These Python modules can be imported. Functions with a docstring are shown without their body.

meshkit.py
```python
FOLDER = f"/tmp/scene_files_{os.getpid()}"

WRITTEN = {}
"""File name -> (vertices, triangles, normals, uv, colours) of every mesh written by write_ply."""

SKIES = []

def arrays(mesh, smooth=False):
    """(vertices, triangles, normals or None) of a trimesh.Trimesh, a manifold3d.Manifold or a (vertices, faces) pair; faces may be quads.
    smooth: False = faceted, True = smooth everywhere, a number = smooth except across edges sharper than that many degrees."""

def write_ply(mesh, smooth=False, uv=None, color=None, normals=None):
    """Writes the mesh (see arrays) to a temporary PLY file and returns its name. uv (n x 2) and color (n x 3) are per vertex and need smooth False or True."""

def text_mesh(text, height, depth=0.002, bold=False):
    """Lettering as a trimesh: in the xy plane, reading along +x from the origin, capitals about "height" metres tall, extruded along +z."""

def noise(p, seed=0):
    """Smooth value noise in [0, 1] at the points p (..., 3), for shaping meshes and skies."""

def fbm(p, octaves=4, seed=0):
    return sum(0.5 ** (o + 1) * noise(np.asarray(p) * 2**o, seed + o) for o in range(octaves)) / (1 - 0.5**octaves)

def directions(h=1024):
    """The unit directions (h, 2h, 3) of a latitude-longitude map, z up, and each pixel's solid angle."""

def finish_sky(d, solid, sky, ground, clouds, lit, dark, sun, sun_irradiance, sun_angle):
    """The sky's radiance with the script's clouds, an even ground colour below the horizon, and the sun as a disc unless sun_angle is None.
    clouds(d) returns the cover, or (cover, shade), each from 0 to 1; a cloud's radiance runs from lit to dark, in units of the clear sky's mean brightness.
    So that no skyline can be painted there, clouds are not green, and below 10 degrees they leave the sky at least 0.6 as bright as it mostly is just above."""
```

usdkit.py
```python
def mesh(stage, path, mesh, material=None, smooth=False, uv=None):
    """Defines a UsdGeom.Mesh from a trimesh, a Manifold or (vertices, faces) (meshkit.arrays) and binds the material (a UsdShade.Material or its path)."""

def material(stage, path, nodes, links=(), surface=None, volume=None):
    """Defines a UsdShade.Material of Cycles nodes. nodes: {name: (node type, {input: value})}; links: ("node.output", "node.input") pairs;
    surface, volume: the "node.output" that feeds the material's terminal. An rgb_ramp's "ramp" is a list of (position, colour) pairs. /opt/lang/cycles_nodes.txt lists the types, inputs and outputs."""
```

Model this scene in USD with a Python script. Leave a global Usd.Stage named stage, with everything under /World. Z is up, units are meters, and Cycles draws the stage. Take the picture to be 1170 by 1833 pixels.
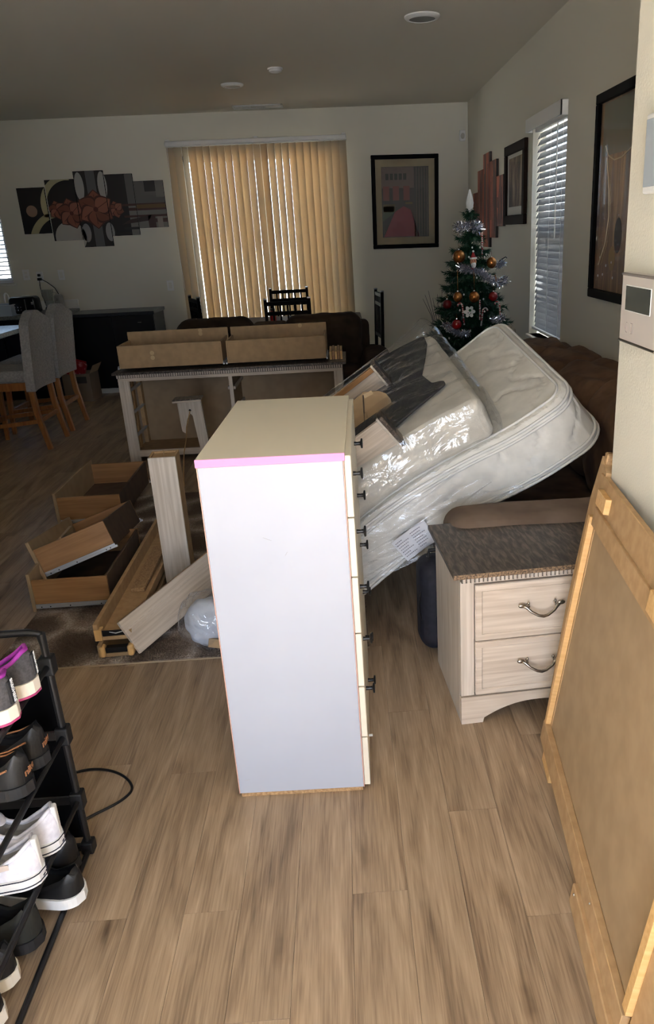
import math, numpy as np, trimesh, usdkit, meshkit
import manifold3d as m3
from pxr import Usd, UsdGeom, UsdShade, UsdLux, Gf, Sdf
from shapely.geometry import Polygon, Point, box as sbox, LineString
from shapely import affinity
from shapely.ops import unary_union
PI = math.pi
rng = np.random.default_rng(7)
stage = Usd.Stage.CreateInMemory()
UsdGeom.SetStageUpAxis(stage, UsdGeom.Tokens.z); UsdGeom.SetStageMetersPerUnit(stage, 1.0)
UsdGeom.Xform.Define(stage, '/World')
# ------------------------------------------------------------------ camera, sky, sun, door light, exposure
CAMH, FPX, CX, CY = 1.6, 1371.7, 687.0, 916.5
def cam_axes(pitch, roll, yaw):
    f = np.array([math.sin(yaw)*math.cos(pitch), math.cos(yaw)*math.cos(pitch), -math.sin(pitch)])
    r = np.array([math.cos(yaw), -math.sin(yaw), 0.]); u = np.cross(r, f)
    return math.cos(roll)*r + math.sin(roll)*u, -math.sin(roll)*r + math.cos(roll)*u, f
RIGHT, UP, FWD = cam_axes(*np.radians([20.15, -2.67, 2.36]))
EYE = np.array([0, 0, CAMH])
cam = UsdGeom.Camera.Define(stage, '/World/camera')
cm = np.eye(4); cm[0,:3] = RIGHT; cm[1,:3] = UP; cm[2,:3] = -FWD; cm[3,:3] = EYE
cam.AddTransformOp().Set(Gf.Matrix4d(cm.tolist()))
cam.CreateHorizontalApertureAttr(36.0); cam.CreateVerticalApertureAttr(36.0*1833/1170)
cam.CreateFocalLengthAttr(36.0*FPX/1170)
cam.CreateHorizontalApertureOffsetAttr((585-CX)/1170*36.0)
cam.CreateClippingRangeAttr((0.05, 500.0))
cam.CreateExposureAttr(0.42)
SUN_E, SUN_AZ = 56.0, 8.0
DOOR_LIGHT, SUN_I, SKY_I = 5.4, 21.0, 10.5
sky = UsdLux.DomeLight.Define(stage, '/World/sky')
sky.CreateIntensityAttr(1.0)
skymat = usdkit.material(stage, '/World/Looks/sky', {
    's': ('sky_texture', {'sky_type': 'hosek_wilkie', 'sun_disc': False, 'sun_direction': (-0.1, -0.55, 0.83), 'turbidity': 6.0, 'ground_albedo': 0.35}),
    'h': ('hsv', {'saturation': .8}), 'b': ('background_shader', {'strength': SKY_I})}, [('s.color', 'h.color'), ('h.color', 'b.color')], surface='b.background')
UsdShade.MaterialBindingAPI.Apply(sky.GetPrim()).Bind(skymat)
sun = UsdLux.DistantLight.Define(stage, '/World/sun')
sun.CreateNormalizeAttr(True); sun.CreateIntensityAttr(SUN_I); sun.CreateAngleAttr(0.6); sun.CreateColorAttr(Gf.Vec3f(1.0, .985, .96))
sun.AddRotateXYZOp().Set(Gf.Vec3f(90-SUN_E, 0, SUN_AZ))
dl = UsdLux.RectLight.Define(stage, '/World/front_door_daylight')
dl.CreateWidthAttr(1.0); dl.CreateHeightAttr(2.1); dl.CreateIntensityAttr(DOOR_LIGHT); dl.CreateColorAttr(Gf.Vec3f(.80, .93, 1.20))
dl.AddTranslateOp().Set(Gf.Vec3d(-.2, -1.25, 1.06)); dl.AddRotateXYZOp().Set(Gf.Vec3f(90, 0, 0))
# ------------------------------------------------------------------ helpers
def A(*v): return np.array(v, float)
def ray(x, y): return (x-CX)/FPX*RIGHT - (y-CY)/FPX*UP + FWD
def at(x, y, X=None, Y=None, Z=None):
    d = ray(x, y)
    t = X/d[0] if X is not None else (Y/d[1] if Y is not None else (Z-CAMH)/d[2])
    return EYE + t*d
def uniq(path):
    if not stage.GetPrimAtPath(path): return path
    k = 1
    while stage.GetPrimAtPath(f'{path}_{k:03d}'): k += 1
    return f'{path}_{k:03d}'
def tag(p, label=None, cat=None, group=None, kind=None):
    for k, v in (('label', label), ('category', cat), ('group', group), ('kind', kind)):
        if v: p.SetCustomDataByKey(k, v)
    return p
def rz(deg):
    c, s = math.cos(math.radians(deg)), math.sin(math.radians(deg)); return np.array([[c,-s,0],[s,c,0],[0,0,1.]])
def rx(deg):
    c, s = math.cos(math.radians(deg)), math.sin(math.radians(deg)); return np.array([[1.,0,0],[0,c,-s],[0,s,c]])
def ry(deg):
    c, s = math.cos(math.radians(deg)), math.sin(math.radians(deg)); return np.array([[c,0,s],[0,1.,0],[-s,0,c]])
def rvec(v):
    v = np.array(v, float); a = np.linalg.norm(v); k = v/a
    K = np.array([[0,-k[2],k[1]],[k[2],0,-k[0]],[-k[1],k[0],0]]); return np.eye(3)+math.sin(a)*K+(1-math.cos(a))*K@K
def setx(x, loc, rot):
    m = np.eye(4); m[:3,:3] = np.array(rot).T; m[3,:3] = loc
    x.AddTransformOp().Set(Gf.Matrix4d(m.tolist()))
def thing(name, label, cat, loc=(0,0,0), rot=None, group=None, kind=None):
    x = UsdGeom.Xform.Define(stage, uniq('/World/'+name)); setx(x, loc, np.eye(3) if rot is None else rot)
    return tag(x.GetPrim(), label, cat, group, kind)
def dup(src, name, label, loc, rot=None, group=None):
    x = UsdGeom.Xform.Define(stage, uniq('/World/'+name)); p = x.GetPrim()
    p.GetReferences().AddInternalReference(src.GetPath())
    x.ClearXformOpOrder()
    m = np.eye(4); m[:3,:3] = np.array(np.eye(3) if rot is None else rot).T; m[3,:3] = loc
    x.MakeMatrixXform().Set(Gf.Matrix4d(m.tolist()))
    p.SetInstanceable(True)
    return tag(p, label, src.GetCustomDataByKey('category'), group or src.GetCustomDataByKey('group'))
def obj(name, mesh, mat, parent=None, smooth=30, label=None, cat=None, group=None, kind=None):
    if isinstance(mesh, list): mesh = cat_(mesh)
    base = str(parent.GetPath()) if parent is not None else '/World'
    m = usdkit.mesh(stage, uniq(base+'/'+name), mesh, mat, smooth=smooth)
    return tag(m.GetPrim(), label, cat, group, kind)
def struct(name, mesh, mat, parent=None, smooth=False):
    return obj(name, mesh, mat, parent, smooth, kind='structure' if parent is None else None)
def tm(m):
    if isinstance(m, trimesh.Trimesh): return m
    v, f, _ = meshkit.arrays(m); return trimesh.Trimesh(v, f, process=False)
def cat_(l): return trimesh.util.concatenate([tm(x) for x in l])
def box(lo, hi, r=.002):
    lo, hi = np.minimum(lo, hi), np.maximum(lo, hi); r = min(r, .45*(hi-lo).min())
    if r <= 0: return trimesh.creation.box(bounds=[lo, hi])
    P = []
    for c in np.ndindex(2,2,2):
        b = np.where(c, hi, lo); s = np.where(c, -1, 1)
        for k in range(3):
            d = np.array([r,r,r]); d[k] = 0; P.append(b+s*d)
    return tm(m3.Manifold.hull_points(np.array(P)))
def rbox(lo, hi, r=.03, n=3, ref=None):
    lo, hi = np.array(lo, float)+r, np.array(hi, float)-r
    s = trimesh.creation.icosphere(subdivisions=2, radius=r)
    P = np.vstack([s.vertices+np.where(c, hi, lo) for c in np.ndindex(2,2,2)])
    h = m3.Manifold.hull_points(P)
    if ref: h = h.refine_to_length(ref)
    return tm(h)
def xf(m, loc=(0,0,0), rot=None):
    m = tm(m).copy(); v = m.vertices
    if rot is not None: v = v@np.array(rot).T
    m.vertices = v+np.array(loc, float); return m
def basis(d):
    d = np.array(d, float); d /= np.linalg.norm(d)
    a = np.cross(d, [0,0,1.] if abs(d[2]) < .9 else [1.,0,0]); a /= np.linalg.norm(a); return a, np.cross(d, a), d
def rod(p0, p1, r0, r1=None, n=12):
    p0, p1 = np.array(p0, float), np.array(p1, float); r1 = r0 if r1 is None else r1
    a, b, d = basis(p1-p0); th = np.arange(n)*2*PI/n; c = np.cos(th)[:,None]*a+np.sin(th)[:,None]*b
    return tm(m3.Manifold.hull_points(np.vstack([p0+c*r0, p1+c*r1])))
def bar(p0, p1, w, h, up=(0,0,1), w1=None, h1=None):
    """square-section bar from p0 to p1; w across, h along 'up'"""
    p0, p1 = np.array(p0, float), np.array(p1, float); d = p1-p0; d /= np.linalg.norm(d)
    s = np.cross(d, up); s /= np.linalg.norm(s); u = np.cross(s, d)
    w1 = w if w1 is None else w1; h1 = h if h1 is None else h1
    P = []
    for p, ww, hh in ((p0,w,h),(p1,w1,h1)):
        k = min(ww,hh)*.12
        for a, b in ((1,1),(1,-1),(-1,1),(-1,-1)):
            P += [p+s*a*(ww/2-k)+u*b*hh/2, p+s*a*ww/2+u*b*(hh/2-k)]
    return tm(m3.Manifold.hull_points(np.array(P)))
def tube(pts, r, n=8, closed=False):
    pts = np.array(pts, float); N = len(pts); r = np.full(N, r) if np.ndim(r) == 0 else np.array(r)
    T = np.gradient(pts, axis=0)
    if closed: T = np.roll(pts, -1, 0)-np.roll(pts, 1, 0)
    T /= np.linalg.norm(T, axis=1)[:,None]
    a, _, _ = basis(T[0]); V = []
    th = np.arange(n)*2*PI/n
    for i in range(N):
        a = a-T[i]*(a@T[i]); a /= np.linalg.norm(a); b = np.cross(T[i], a)
        V.append(pts[i]+r[i]*(np.cos(th)[:,None]*a+np.sin(th)[:,None]*b))
    V = np.vstack(V); F = []
    for i in range(N if closed else N-1):
        j = (i+1) % N
        for k in range(n):
            q = (k+1) % n; F += [[i*n+k, j*n+k, j*n+q], [i*n+k, j*n+q, i*n+q]]
    if not closed:
        V = np.vstack([V, pts[0], pts[-1]])
        for k in range(n):
            q = (k+1) % n; F += [[N*n, k, q][::-1], [N*n+1, (N-1)*n+k, (N-1)*n+q]]
            F[-2] = [N*n, q, k]
    m = trimesh.Trimesh(V, F, process=False)
    if m.volume < 0: m.invert()
    return m
def lathe(prof, n=24):
    return trimesh.creation.revolve(np.array(prof, float), sections=n)
def ext(poly, t):
    g = list(getattr(poly, 'geoms', [poly]))
    return trimesh.util.concatenate([trimesh.creation.extrude_polygon(p, t, engine='earcut') for p in g if p.area > 1e-9])
def ell(c, r, sub=3):
    s = trimesh.creation.icosphere(subdivisions=sub); s.vertices = s.vertices*np.array(r)+np.array(c); return s
def grid(nu, nv, fn):
    u, v = np.meshgrid(np.linspace(0,1,nu), np.linspace(0,1,nv), indexing='ij')
    P = fn(u, v).reshape(-1,3); i = np.arange(nu*nv).reshape(nu,nv)
    F = np.stack([i[:-1,:-1], i[1:,:-1], i[1:,1:], i[:-1,1:]], -1).reshape(-1,4)
    return trimesh.Trimesh(P, np.vstack([F[:,[0,1,2]], F[:,[0,2,3]]]), process=False)
def displace(m, amp, scale, seed=0, oct=3):
    m = tm(m); m.merge_vertices(); n = m.vertex_normals
    m.vertices = m.vertices+n*((meshkit.fbm(m.vertices*scale, oct, seed)-.5)*2*amp)[:,None]; return m
def onwall(poly, Y, t):
    """polygon in (x, z) -> plate on a wall of constant Y, thickness t toward the camera"""
    m = ext(poly, t); v = m.vertices; m.vertices = np.c_[v[:,0], Y-v[:,2], v[:,1]]; return m
def onright(poly, X, t):
    """polygon in (y, z) -> plate on the right wall"""
    m = ext(poly, t); v = m.vertices; m.vertices = np.c_[X-v[:,2], v[:,0], v[:,1]]; m.invert(); return m
# ------------------------------------------------------------------ materials
L = '/World/Looks/'
def lin(c):
    c = np.array(c, float)/255; return tuple(np.where(c <= .04045, c/12.92, ((c+.055)/1.055)**2.4))
def mat(name, rgb, rough=.5, bump=0, bscale=60, **k):
    n = {'p': ('principled_bsdf', dict(base_color=lin(rgb), roughness=rough, **k))}; l = []
    if bump:
        n['tc'] = ('texture_coordinate', {}); n['n'] = ('noise_texture', {'scale': bscale, 'detail': 3.0}); n['b'] = ('bump', {'strength': bump, 'distance': .01})
        l = [('tc.object','n.vector'),('n.fac','b.height'),('b.normal','p.normal')]
    return usdkit.material(stage, L+name, n, l, surface='p.BSDF')
def mottled(name, c1, c2, scale=(1,1,1), rough=.6, detail=4.0, lo=.35, hi=.65, bump=0, dist=0., rnd=False, mid=None, bdist=.004, **k):
    """noise-mottled colour on object coordinates stretched by scale"""
    ramp = [(lo, lin(c1)), (hi, lin(c2))] if mid is None else [(lo, lin(c1)), ((lo+hi)/2, lin(mid)), (hi, lin(c2))]
    n = {'tc': ('texture_coordinate', {}), 'm': ('mapping', {'scale': scale}), 'n': ('noise_texture', {'scale': 1.0, 'detail': detail, 'distortion': dist}),
         'r': ('rgb_ramp', {'ramp': ramp}), 'p': ('principled_bsdf', dict(roughness=rough, **k))}
    l = [('tc.object','m.vector'),('m.vector','n.vector'),('n.fac','r.fac'),('r.color','p.base_color')]
    if rnd:
        n['oi'] = ('object_info', {}); n['v'] = ('vector_math', {'math_type': 'multiply', 'vector2': (31., 17., 43.)}); n['ad'] = ('vector_math', {'math_type': 'add'})
        l[0] = ('tc.object','ad.vector1'); l += [('oi.random','v.vector1'),('v.vector','ad.vector2'),('ad.vector','m.vector')]
    if bump:
        n['b'] = ('bump', {'strength': bump, 'distance': bdist}); l += [('n.fac','b.height'),('b.normal','p.normal')]
    return usdkit.material(stage, L+name, n, l, surface='p.BSDF')
def wood(name, light, dark, axis=2, rough=.45, fine=70., along=2.2, contrast=.5, rnd=False, cath=True):
    """grain: fine streaks along an axis plus broad cathedral bands"""
    s1 = [fine]*3; s1[axis] = along; s2 = [9.]*3; s2[axis] = .9
    n = {'tc': ('texture_coordinate', {}), 'm1': ('mapping', {'scale': s1}), 'm2': ('mapping', {'scale': s2}),
         'n1': ('noise_texture', {'scale': 1.0, 'detail': 4.0, 'distortion': .3}), 'n2': ('noise_texture', {'scale': 1.0, 'detail': 2.0, 'distortion': .6}),
         'w': ('math', {'math_type': 'sine'}), 'k': ('math', {'math_type': 'multiply', 'value2': 60.0}), 'h': ('math', {'math_type': 'multiply_add', 'value2': .06*contrast*2, 'value3': .0}),
         'a': ('math', {'math_type': 'add'}), 'r': ('rgb_ramp', {'ramp': [(.25, lin(dark)), (.72, lin(light))]}), 'p': ('principled_bsdf', {'roughness': rough}),
         'b': ('bump', {'strength': .12, 'distance': .002})}
    l = [('tc.object','m1.vector'),('tc.object','m2.vector'),('m1.vector','n1.vector'),('m2.vector','n2.vector'),('n2.fac','k.value1'),('k.value','w.value1'),('w.value','h.value1'),
         ('h.value','a.value1'),('n1.fac','a.value2'),('a.value','r.fac'),('r.color','p.base_color'),('n1.fac','b.height'),('b.normal','p.normal')]
    if rnd:
        n['oi'] = ('object_info', {}); n['v'] = ('vector_math', {'math_type': 'multiply', 'vector2': (13., 29., 7.)}); n['ad'] = ('vector_math', {'math_type': 'add'})
        l = [x for x in l if x[0] != 'tc.object'] + [('tc.object','ad.vector1'),('oi.random','v.vector1'),('v.vector','ad.vector2'),('ad.vector','m1.vector'),('ad.vector','m2.vector')]
    return usdkit.material(stage, L+name, n, l, surface='p.BSDF')
def floor_mat(name, light, mid, dark, tone):
    n = {'tc': ('texture_coordinate', {}), 'oi': ('object_info', {}), 'v': ('vector_math', {'math_type': 'multiply', 'vector2': (7., 91., 0.)}), 'ad': ('vector_math', {'math_type': 'add'}),
         'm1': ('mapping', {'scale': (190., 7.0, 1.)}), 'm2': ('mapping', {'scale': (11., 1.5, 1.)}), 'm3': ('mapping', {'scale': (30., 2.2, 1.)}),
         'n1': ('noise_texture', {'scale': 1.0, 'detail': 5.0, 'distortion': .2}), 'n2': ('noise_texture', {'scale': 1.0, 'detail': 3.0, 'distortion': 1.2}), 'n3': ('noise_texture', {'scale': 1.0, 'detail': 2.0, 'distortion': .8}),
         'm4': ('mapping', {'scale': (7.0, 1.7, 1.)}), 'n4': ('noise_texture', {'scale': 14.0, 'detail': 2.0}), 'wv': ('mix', {'mix_type': 'add', 'fac': .10}), 'vo': ('voronoi_texture', {'scale': 1.0, 'randomness': 1.0}),
         'kn': ('rgb_ramp', {'ramp': [(.0, (.22,.19,.17)), (.035, (.40,.36,.33)), (.10, (.80,.78,.76)), (.17, (1,1,1)), (1., (1,1,1))]}), 'mk': ('mix', {'mix_type': 'multiply', 'fac': .85}),
         'a': ('math', {'math_type': 'multiply_add', 'value2': .46, 'value3': .12}), 'a2': ('math', {'math_type': 'multiply_add', 'value2': .30}), 'a3': ('math', {'math_type': 'add'}),
         'r': ('rgb_ramp', {'ramp': [(.33, lin(dark)), (.50, lin(mid)), (.64, lin(light))]}),
         'kr': ('rgb_ramp', {'ramp': [(.0, (.30,.27,.24)), (.22, (.36,.33,.30)), (.34, (1,1,1)), (1., (1,1,1))]}), 'mx': ('mix', {'mix_type': 'multiply', 'fac': .55}),
         't': ('math', {'math_type': 'multiply_add', 'value2': .10, 'value3': tone-.05}), 'hs': ('hsv', {'saturation': 1.0}),
         'p': ('principled_bsdf', {'roughness': .42, 'specular_ior_level': .45}), 'b': ('bump', {'strength': .10, 'distance': .002}),
         'rr': ('map_range', {'from_min': .3, 'from_max': .7, 'to_min': .36, 'to_max': .5})}
    l = [('tc.object','ad.vector1'),('oi.random','v.vector1'),('v.vector','ad.vector2')]
    for q in '123': l += [('ad.vector',f'm{q}.vector'),(f'm{q}.vector',f'n{q}.vector')]
    l += [('n2.fac','a.value1'),('n1.fac','a2.value1'),('a.value','a2.value3'),('a2.value','a3.value1'),('a2.value','r.fac'),('r.color','mx.color1'),('n3.fac','kr.fac'),('kr.color','mx.color2'),('ad.vector','m4.vector'),('m4.vector','wv.color1'),('m1.vector','n4.vector') if False else ('ad.vector','n4.vector'),('n4.color','wv.color2'),('wv.color','vo.vector'),('vo.distance','kn.fac'),('mx.color','mk.color1'),('kn.color','mk.color2'),
          ('mk.color','hs.color'),('oi.random','t.value1'),('t.value','hs.value'),('hs.color','p.base_color'),('n1.fac','b.height'),('b.normal','p.normal'),('n1.fac','rr.value'),('rr.result','p.roughness')]
    return usdkit.material(stage, L+name, n, l, surface='p.BSDF')
M = {}
M['wall'] = mat('wall_paint', (222,218,204), .75, bump=.12, bscale=140)
M['ceil'] = mat('ceiling_paint', (214,208,194), .85, bump=.15, bscale=110)
M['trim'] = mat('white_trim', (226,224,216), .4)
M['floor'] = floor_mat('floor_plank', (188,164,137), (160,136,110), (96,76,59), 1.0)
M['sub'] = mat('subfloor', (40,32,26), .9)
M['conc'] = mottled('concrete', (150,146,138), (178,174,166), (3,3,3), .9)
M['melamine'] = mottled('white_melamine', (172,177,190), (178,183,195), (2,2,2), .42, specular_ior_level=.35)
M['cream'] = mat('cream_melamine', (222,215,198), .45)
M['pink'] = mat('pink_edge_band', (214,140,186), .5)
M['peach'] = mat('peach_edge_band', (222,176,160), .5)
M['particle'] = mottled('particle_board', (150,116,80), (188,154,112), (120,120,120), .8)
M['black'] = mat('black_metal', (11,11,13), .4)
M['blackpl'] = mat('black_plastic', (13,13,15), .5)
M['chrome'] = mat('chrome', (200,200,205), .2, metallic=1.0)
M['nickel'] = mat('brushed_nickel', (176,168,156), .28, metallic=1.0)
M['zinc'] = mat('zinc_slide', (196,200,206), .35, metallic=.6)
M['oak'] = wood('pickled_oak_upright', (220,209,196), (190,175,158), 2)
M['oakx'] = wood('pickled_oak_across', (224,210,194), (194,176,157), 0)
M['oaky'] = wood('pickled_oak_deep', (220,209,196), (190,175,158), 1)
M['brown'] = wood('brown_oak_print', (178,134,88), (146,104,64), 0, fine=60, contrast=.35)
M['mdf'] = mottled('mdf', (176,142,100), (190,156,114), (30,30,30), .75)
M['mdfd'] = mottled('dark_mdf', (150,122,88), (164,134,98), (20,20,20), .75)
M['hard'] = mottled('hardboard', (162,137,105), (172,147,114), (14,14,14), .6)
M['card'] = mottled('cardboard', (170,142,106), (182,152,114), (20,20,20), .8)
M['pine'] = wood('pine_strip', (224,184,126), (206,160,100), 2, fine=90, contrast=.3)
M['granite'] = mottled('granite', (50,42,35), (112,98,86), (80,16,80), .38, detail=8., mid=(78,68,59), dist=.6)
M['granedge'] = mottled('granite_edge', (70,56,44), (156,128,98), (160,160,160), .5, detail=6.)
M['dentil'] = mat('dentil_grey', (104,94,84), .6)
M['suede'] = mottled('brown_suede', (84,61,43), (112,84,61), (9,9,9), .95, bump=.25, bdist=.01)
M['taupe'] = mottled('taupe_suede', (112,94,80), (130,112,98), (7,7,7), .95)
M['dbrown'] = mottled('dark_brown_suede', (44,34,25), (60,47,35), (8,8,8), .95, specular_ior_level=.2)
M['greyfab'] = mottled('grey_fabric', (160,158,156), (182,180,178), (60,60,60), .95, bump=.1)
M['stoolwood'] = wood('honey_wood', (176,116,62), (140,86,42), 2, fine=60)
M['blackcab'] = mat('black_gloss', (10,10,11), .3)
M['ctop'] = mottled('dark_counter', (112,116,116), (142,144,142), (60,60,60), .25)
M['itop'] = mottled('island_counter', (104,110,118), (134,140,146), (60,60,60), .22)
M['dkwood'] = wood('espresso_wood', (44,30,22), (24,16,12), 2)
M['cblue'] = mat('navy_cabinet', (22,22,34), .4)
M['white'] = mat('white_paint', (232,232,230), .5)
M['frameblk'] = mat('black_frame', (14,12,12), .55, specular_ior_level=.06)
M['mat_board'] = mottled('mat_board', (150,136,110), (166,152,124), (3,3,3), .7)
M['tree'] = mottled('tree_needles', (10,44,26), (26,82,48), (5,5,5), .6)
M['gold'] = mottled('gold_bauble', (150,84,40), (226,160,92), (26,26,26), .22, metallic=.85)
M['red'] = mat('red_bauble', (150,18,20), .2, coat_weight=.6)
M['silver'] = mat('silver_tinsel', (216,218,226), .12, metallic=.95)
M['cane'] = mottled('candy_cane', (150,30,36), (206,196,190), (30,30,90), .4, lo=.44, hi=.5, detail=0.)
M['frost'] = mat('frosted_white', (224,224,220), .5)
M['navyf'] = mottled('navy_cover', (14,18,28), (28,34,46), (12,12,12), .7)
M['cover'] = mottled('cream_cover', (204,198,186), (222,217,206), (10,10,10), .75, bump=.25, bdist=.02)
M['quilt'] = mottled('white_quilt', (218,215,208), (232,229,222), (14,14,14), .8)
M['bag_navy'] = mottled('navy_luggage', (16,17,28), (28,29,42), (40,40,40), .75)
# ------------------------------------------------------------------ the room
XR, YB, ZC, XL, YF = 1.51, 9.35, 2.88, -5.7, -1.2
XH, YH = .715, 1.99
def cutbox(lo, hi, holes):
    m = m3.Manifold.cube(tuple(np.subtract(hi, lo))).translate(tuple(lo))
    for a, b in holes: m -= m3.Manifold.cube(tuple(np.subtract(b, a))).translate(tuple(a))
    return tm(m)
struct('ground', box((-40,-40,-.3), (40,40,-.16), 0), M['conc'])
floor = UsdGeom.Xform.Define(stage, '/World/floor').GetPrim(); tag(floor, kind='structure')
struct('subfloor', box((XL-.15,YF-.15,-.15), (XR+.15,YB+.15,-.0075), 0), M['sub'], floor)
PW = .1425; X0 = -.064
known = {0:(1.52,), 2:(1.79,), 3:(1.41,), -3:(1.50,), -2:(1.20,), -1:(1.14,), -4:(2.05,), 1:(2.3,), 4:(2.12,)}
far = []
for k in range(int((XL-X0)/PW)-1, int((XR-X0)/PW)+2):
    xa, xb = max(XL, X0+k*PW), min(XR+.02, X0+(k+1)*PW)
    if xb-xa < .02: continue
    off = known.get(k, (float(rng.uniform(0, 1.25)),))[0] % 1.25
    ys = [YF]+[y for y in np.arange(off-2.5, YB, 1.25) if YF+.1 < y < YB-.1]+[YB]
    for y0, y1 in zip(ys[:-1], ys[1:]):
        b = box((xa+.0003,y0+.0003,-.0075), (xb-.0003,y1-.0003,0), .0003)
        cx, cy = (xa+xb)/2, (y0+y1)/2
        if y1 > .8 and y0 < 6.2 and -.62*max(cy,.6)-.35 < cx < .55*max(cy,.6)+.5: struct('plank', b, M['floor'], floor)
        else: far.append(b)
tag(struct('planks_beyond', far, M['floor'], floor), kind='stuff')
struct('ceiling', box((XL-.15,YF-.15,ZC), (XR+.15,YB+.15,ZC+.2), 0), M['ceil'])
SLX0, SLX1, SLZ = -1.70, .08, 2.46
LWX0, LWX1, LWZ0, LWZ1 = -5.1, -3.72, 1.22, 2.36
RWY0, RWY1, RWZ0, RWZ1 = 5.38, 6.30, .76, 2.30
struct('wall_back', cutbox((XL-.15,YB,-.15), (XR+.15,YB+.15,ZC), [((SLX0,YB-.1,0),(SLX1,YB+.3,SLZ)), ((LWX0,YB-.1,LWZ0),(LWX1,YB+.3,LWZ1))]), M['wall'])
struct('wall_right', cutbox((XR,YH-.12,-.15), (XR+.15,YB,ZC), [((XR-.1,RWY0,RWZ0),(XR+.3,RWY1,RWZ1))]), M['wall'])
struct('wall_left', box((XL-.15,1.9,-.15), (XL,YB,ZC), 0), M['wall'])
struct('wall_kitchen_front', box((XL-.15,1.78,-.15), (-1.32,1.9,ZC), 0), M['wall'])
struct('wall_hall_left', box((-1.32,YF,-.15), (-1.2,1.9,ZC), 0), M['wall'])
struct('wall_hall_right', box((XH,YF,-.15), (XH+.12,YH,ZC), .004), M['wall'])
struct('wall_hall_end', box((XH+.12,YH-.12,-.15), (XR,YH,ZC), 0), M['wall'])
struct('wall_front', cutbox((-1.32,YF-.15,-.15), (XH+.12,YF,ZC), [((-.7,YF-.3,0),(.3,YF+.1,2.1))]), M['wall'])
def bboard(lo, hi): return box(lo, hi, .006)
struct('baseboard_back', [bboard((XL,YB-.015,0),(SLX0-.06,YB,.09)), bboard((SLX1+.06,YB-.015,0),(XR,YB,.09))], M['trim'])
struct('baseboard_right', bboard((XR-.015,YH,0),(XR,YB,.09)), M['trim'])
struct('baseboard_hall', bboard((XH-.015,YF,0),(XH,YH+.015,.09)), M['trim'])
def glass_film(name, tint, rough, base, edge, power=4.0):
    """thin clear sheet: straight-through light plus a reflection that grows towards grazing"""
    return usdkit.material(stage, L+name, {'t': ('transparent_bsdf', {'color': tint}), 'g': ('glossy_bsdf', {'roughness': rough}), 'w': ('layer_weight', {'blend': .5}), 'k': ('math', {'math_type': 'power', 'value2': power}),
        'a': ('math', {'math_type': 'multiply_add', 'value2': edge, 'value3': base, 'use_clamp': True}), 'm': ('mix_closure', {})},
        [('w.facing','k.value1'),('k.value','a.value1'),('a.value','m.fac'),('t.BSDF','m.closure1'),('g.BSDF','m.closure2')], surface='m.closure')
M['pane'] = glass_film('window_pane', (.95,.97,.965), .02, .03, .4)
M['pglass'] = glass_film('picture_glass', (1.,1.,1.), .03, .015, .16)
def cond(name, kind='structure'):
    p = UsdGeom.Xform.Define(stage, '/World/'+name).GetPrim(); return tag(p, kind=kind)
d1 = cond('door_1')
fr = [box((SLX0,YB+.05,0),(SLX0+.06,YB+.11,SLZ)), box((SLX1-.06,YB+.05,0),(SLX1,YB+.11,SLZ)), box((SLX0,YB+.05,SLZ-.06),(SLX1,YB+.11,SLZ)), box((SLX0,YB+.05,0),(SLX1,YB+.11,.05)), box((-.84,YB+.04,0),(-.77,YB+.11,SLZ))]
struct('door_frame', fr, M['white'], d1)
struct('pane', box((SLX0+.06,YB+.075,.05),(-.84,YB+.081,SLZ-.06),0), M['pane'], d1)
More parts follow.
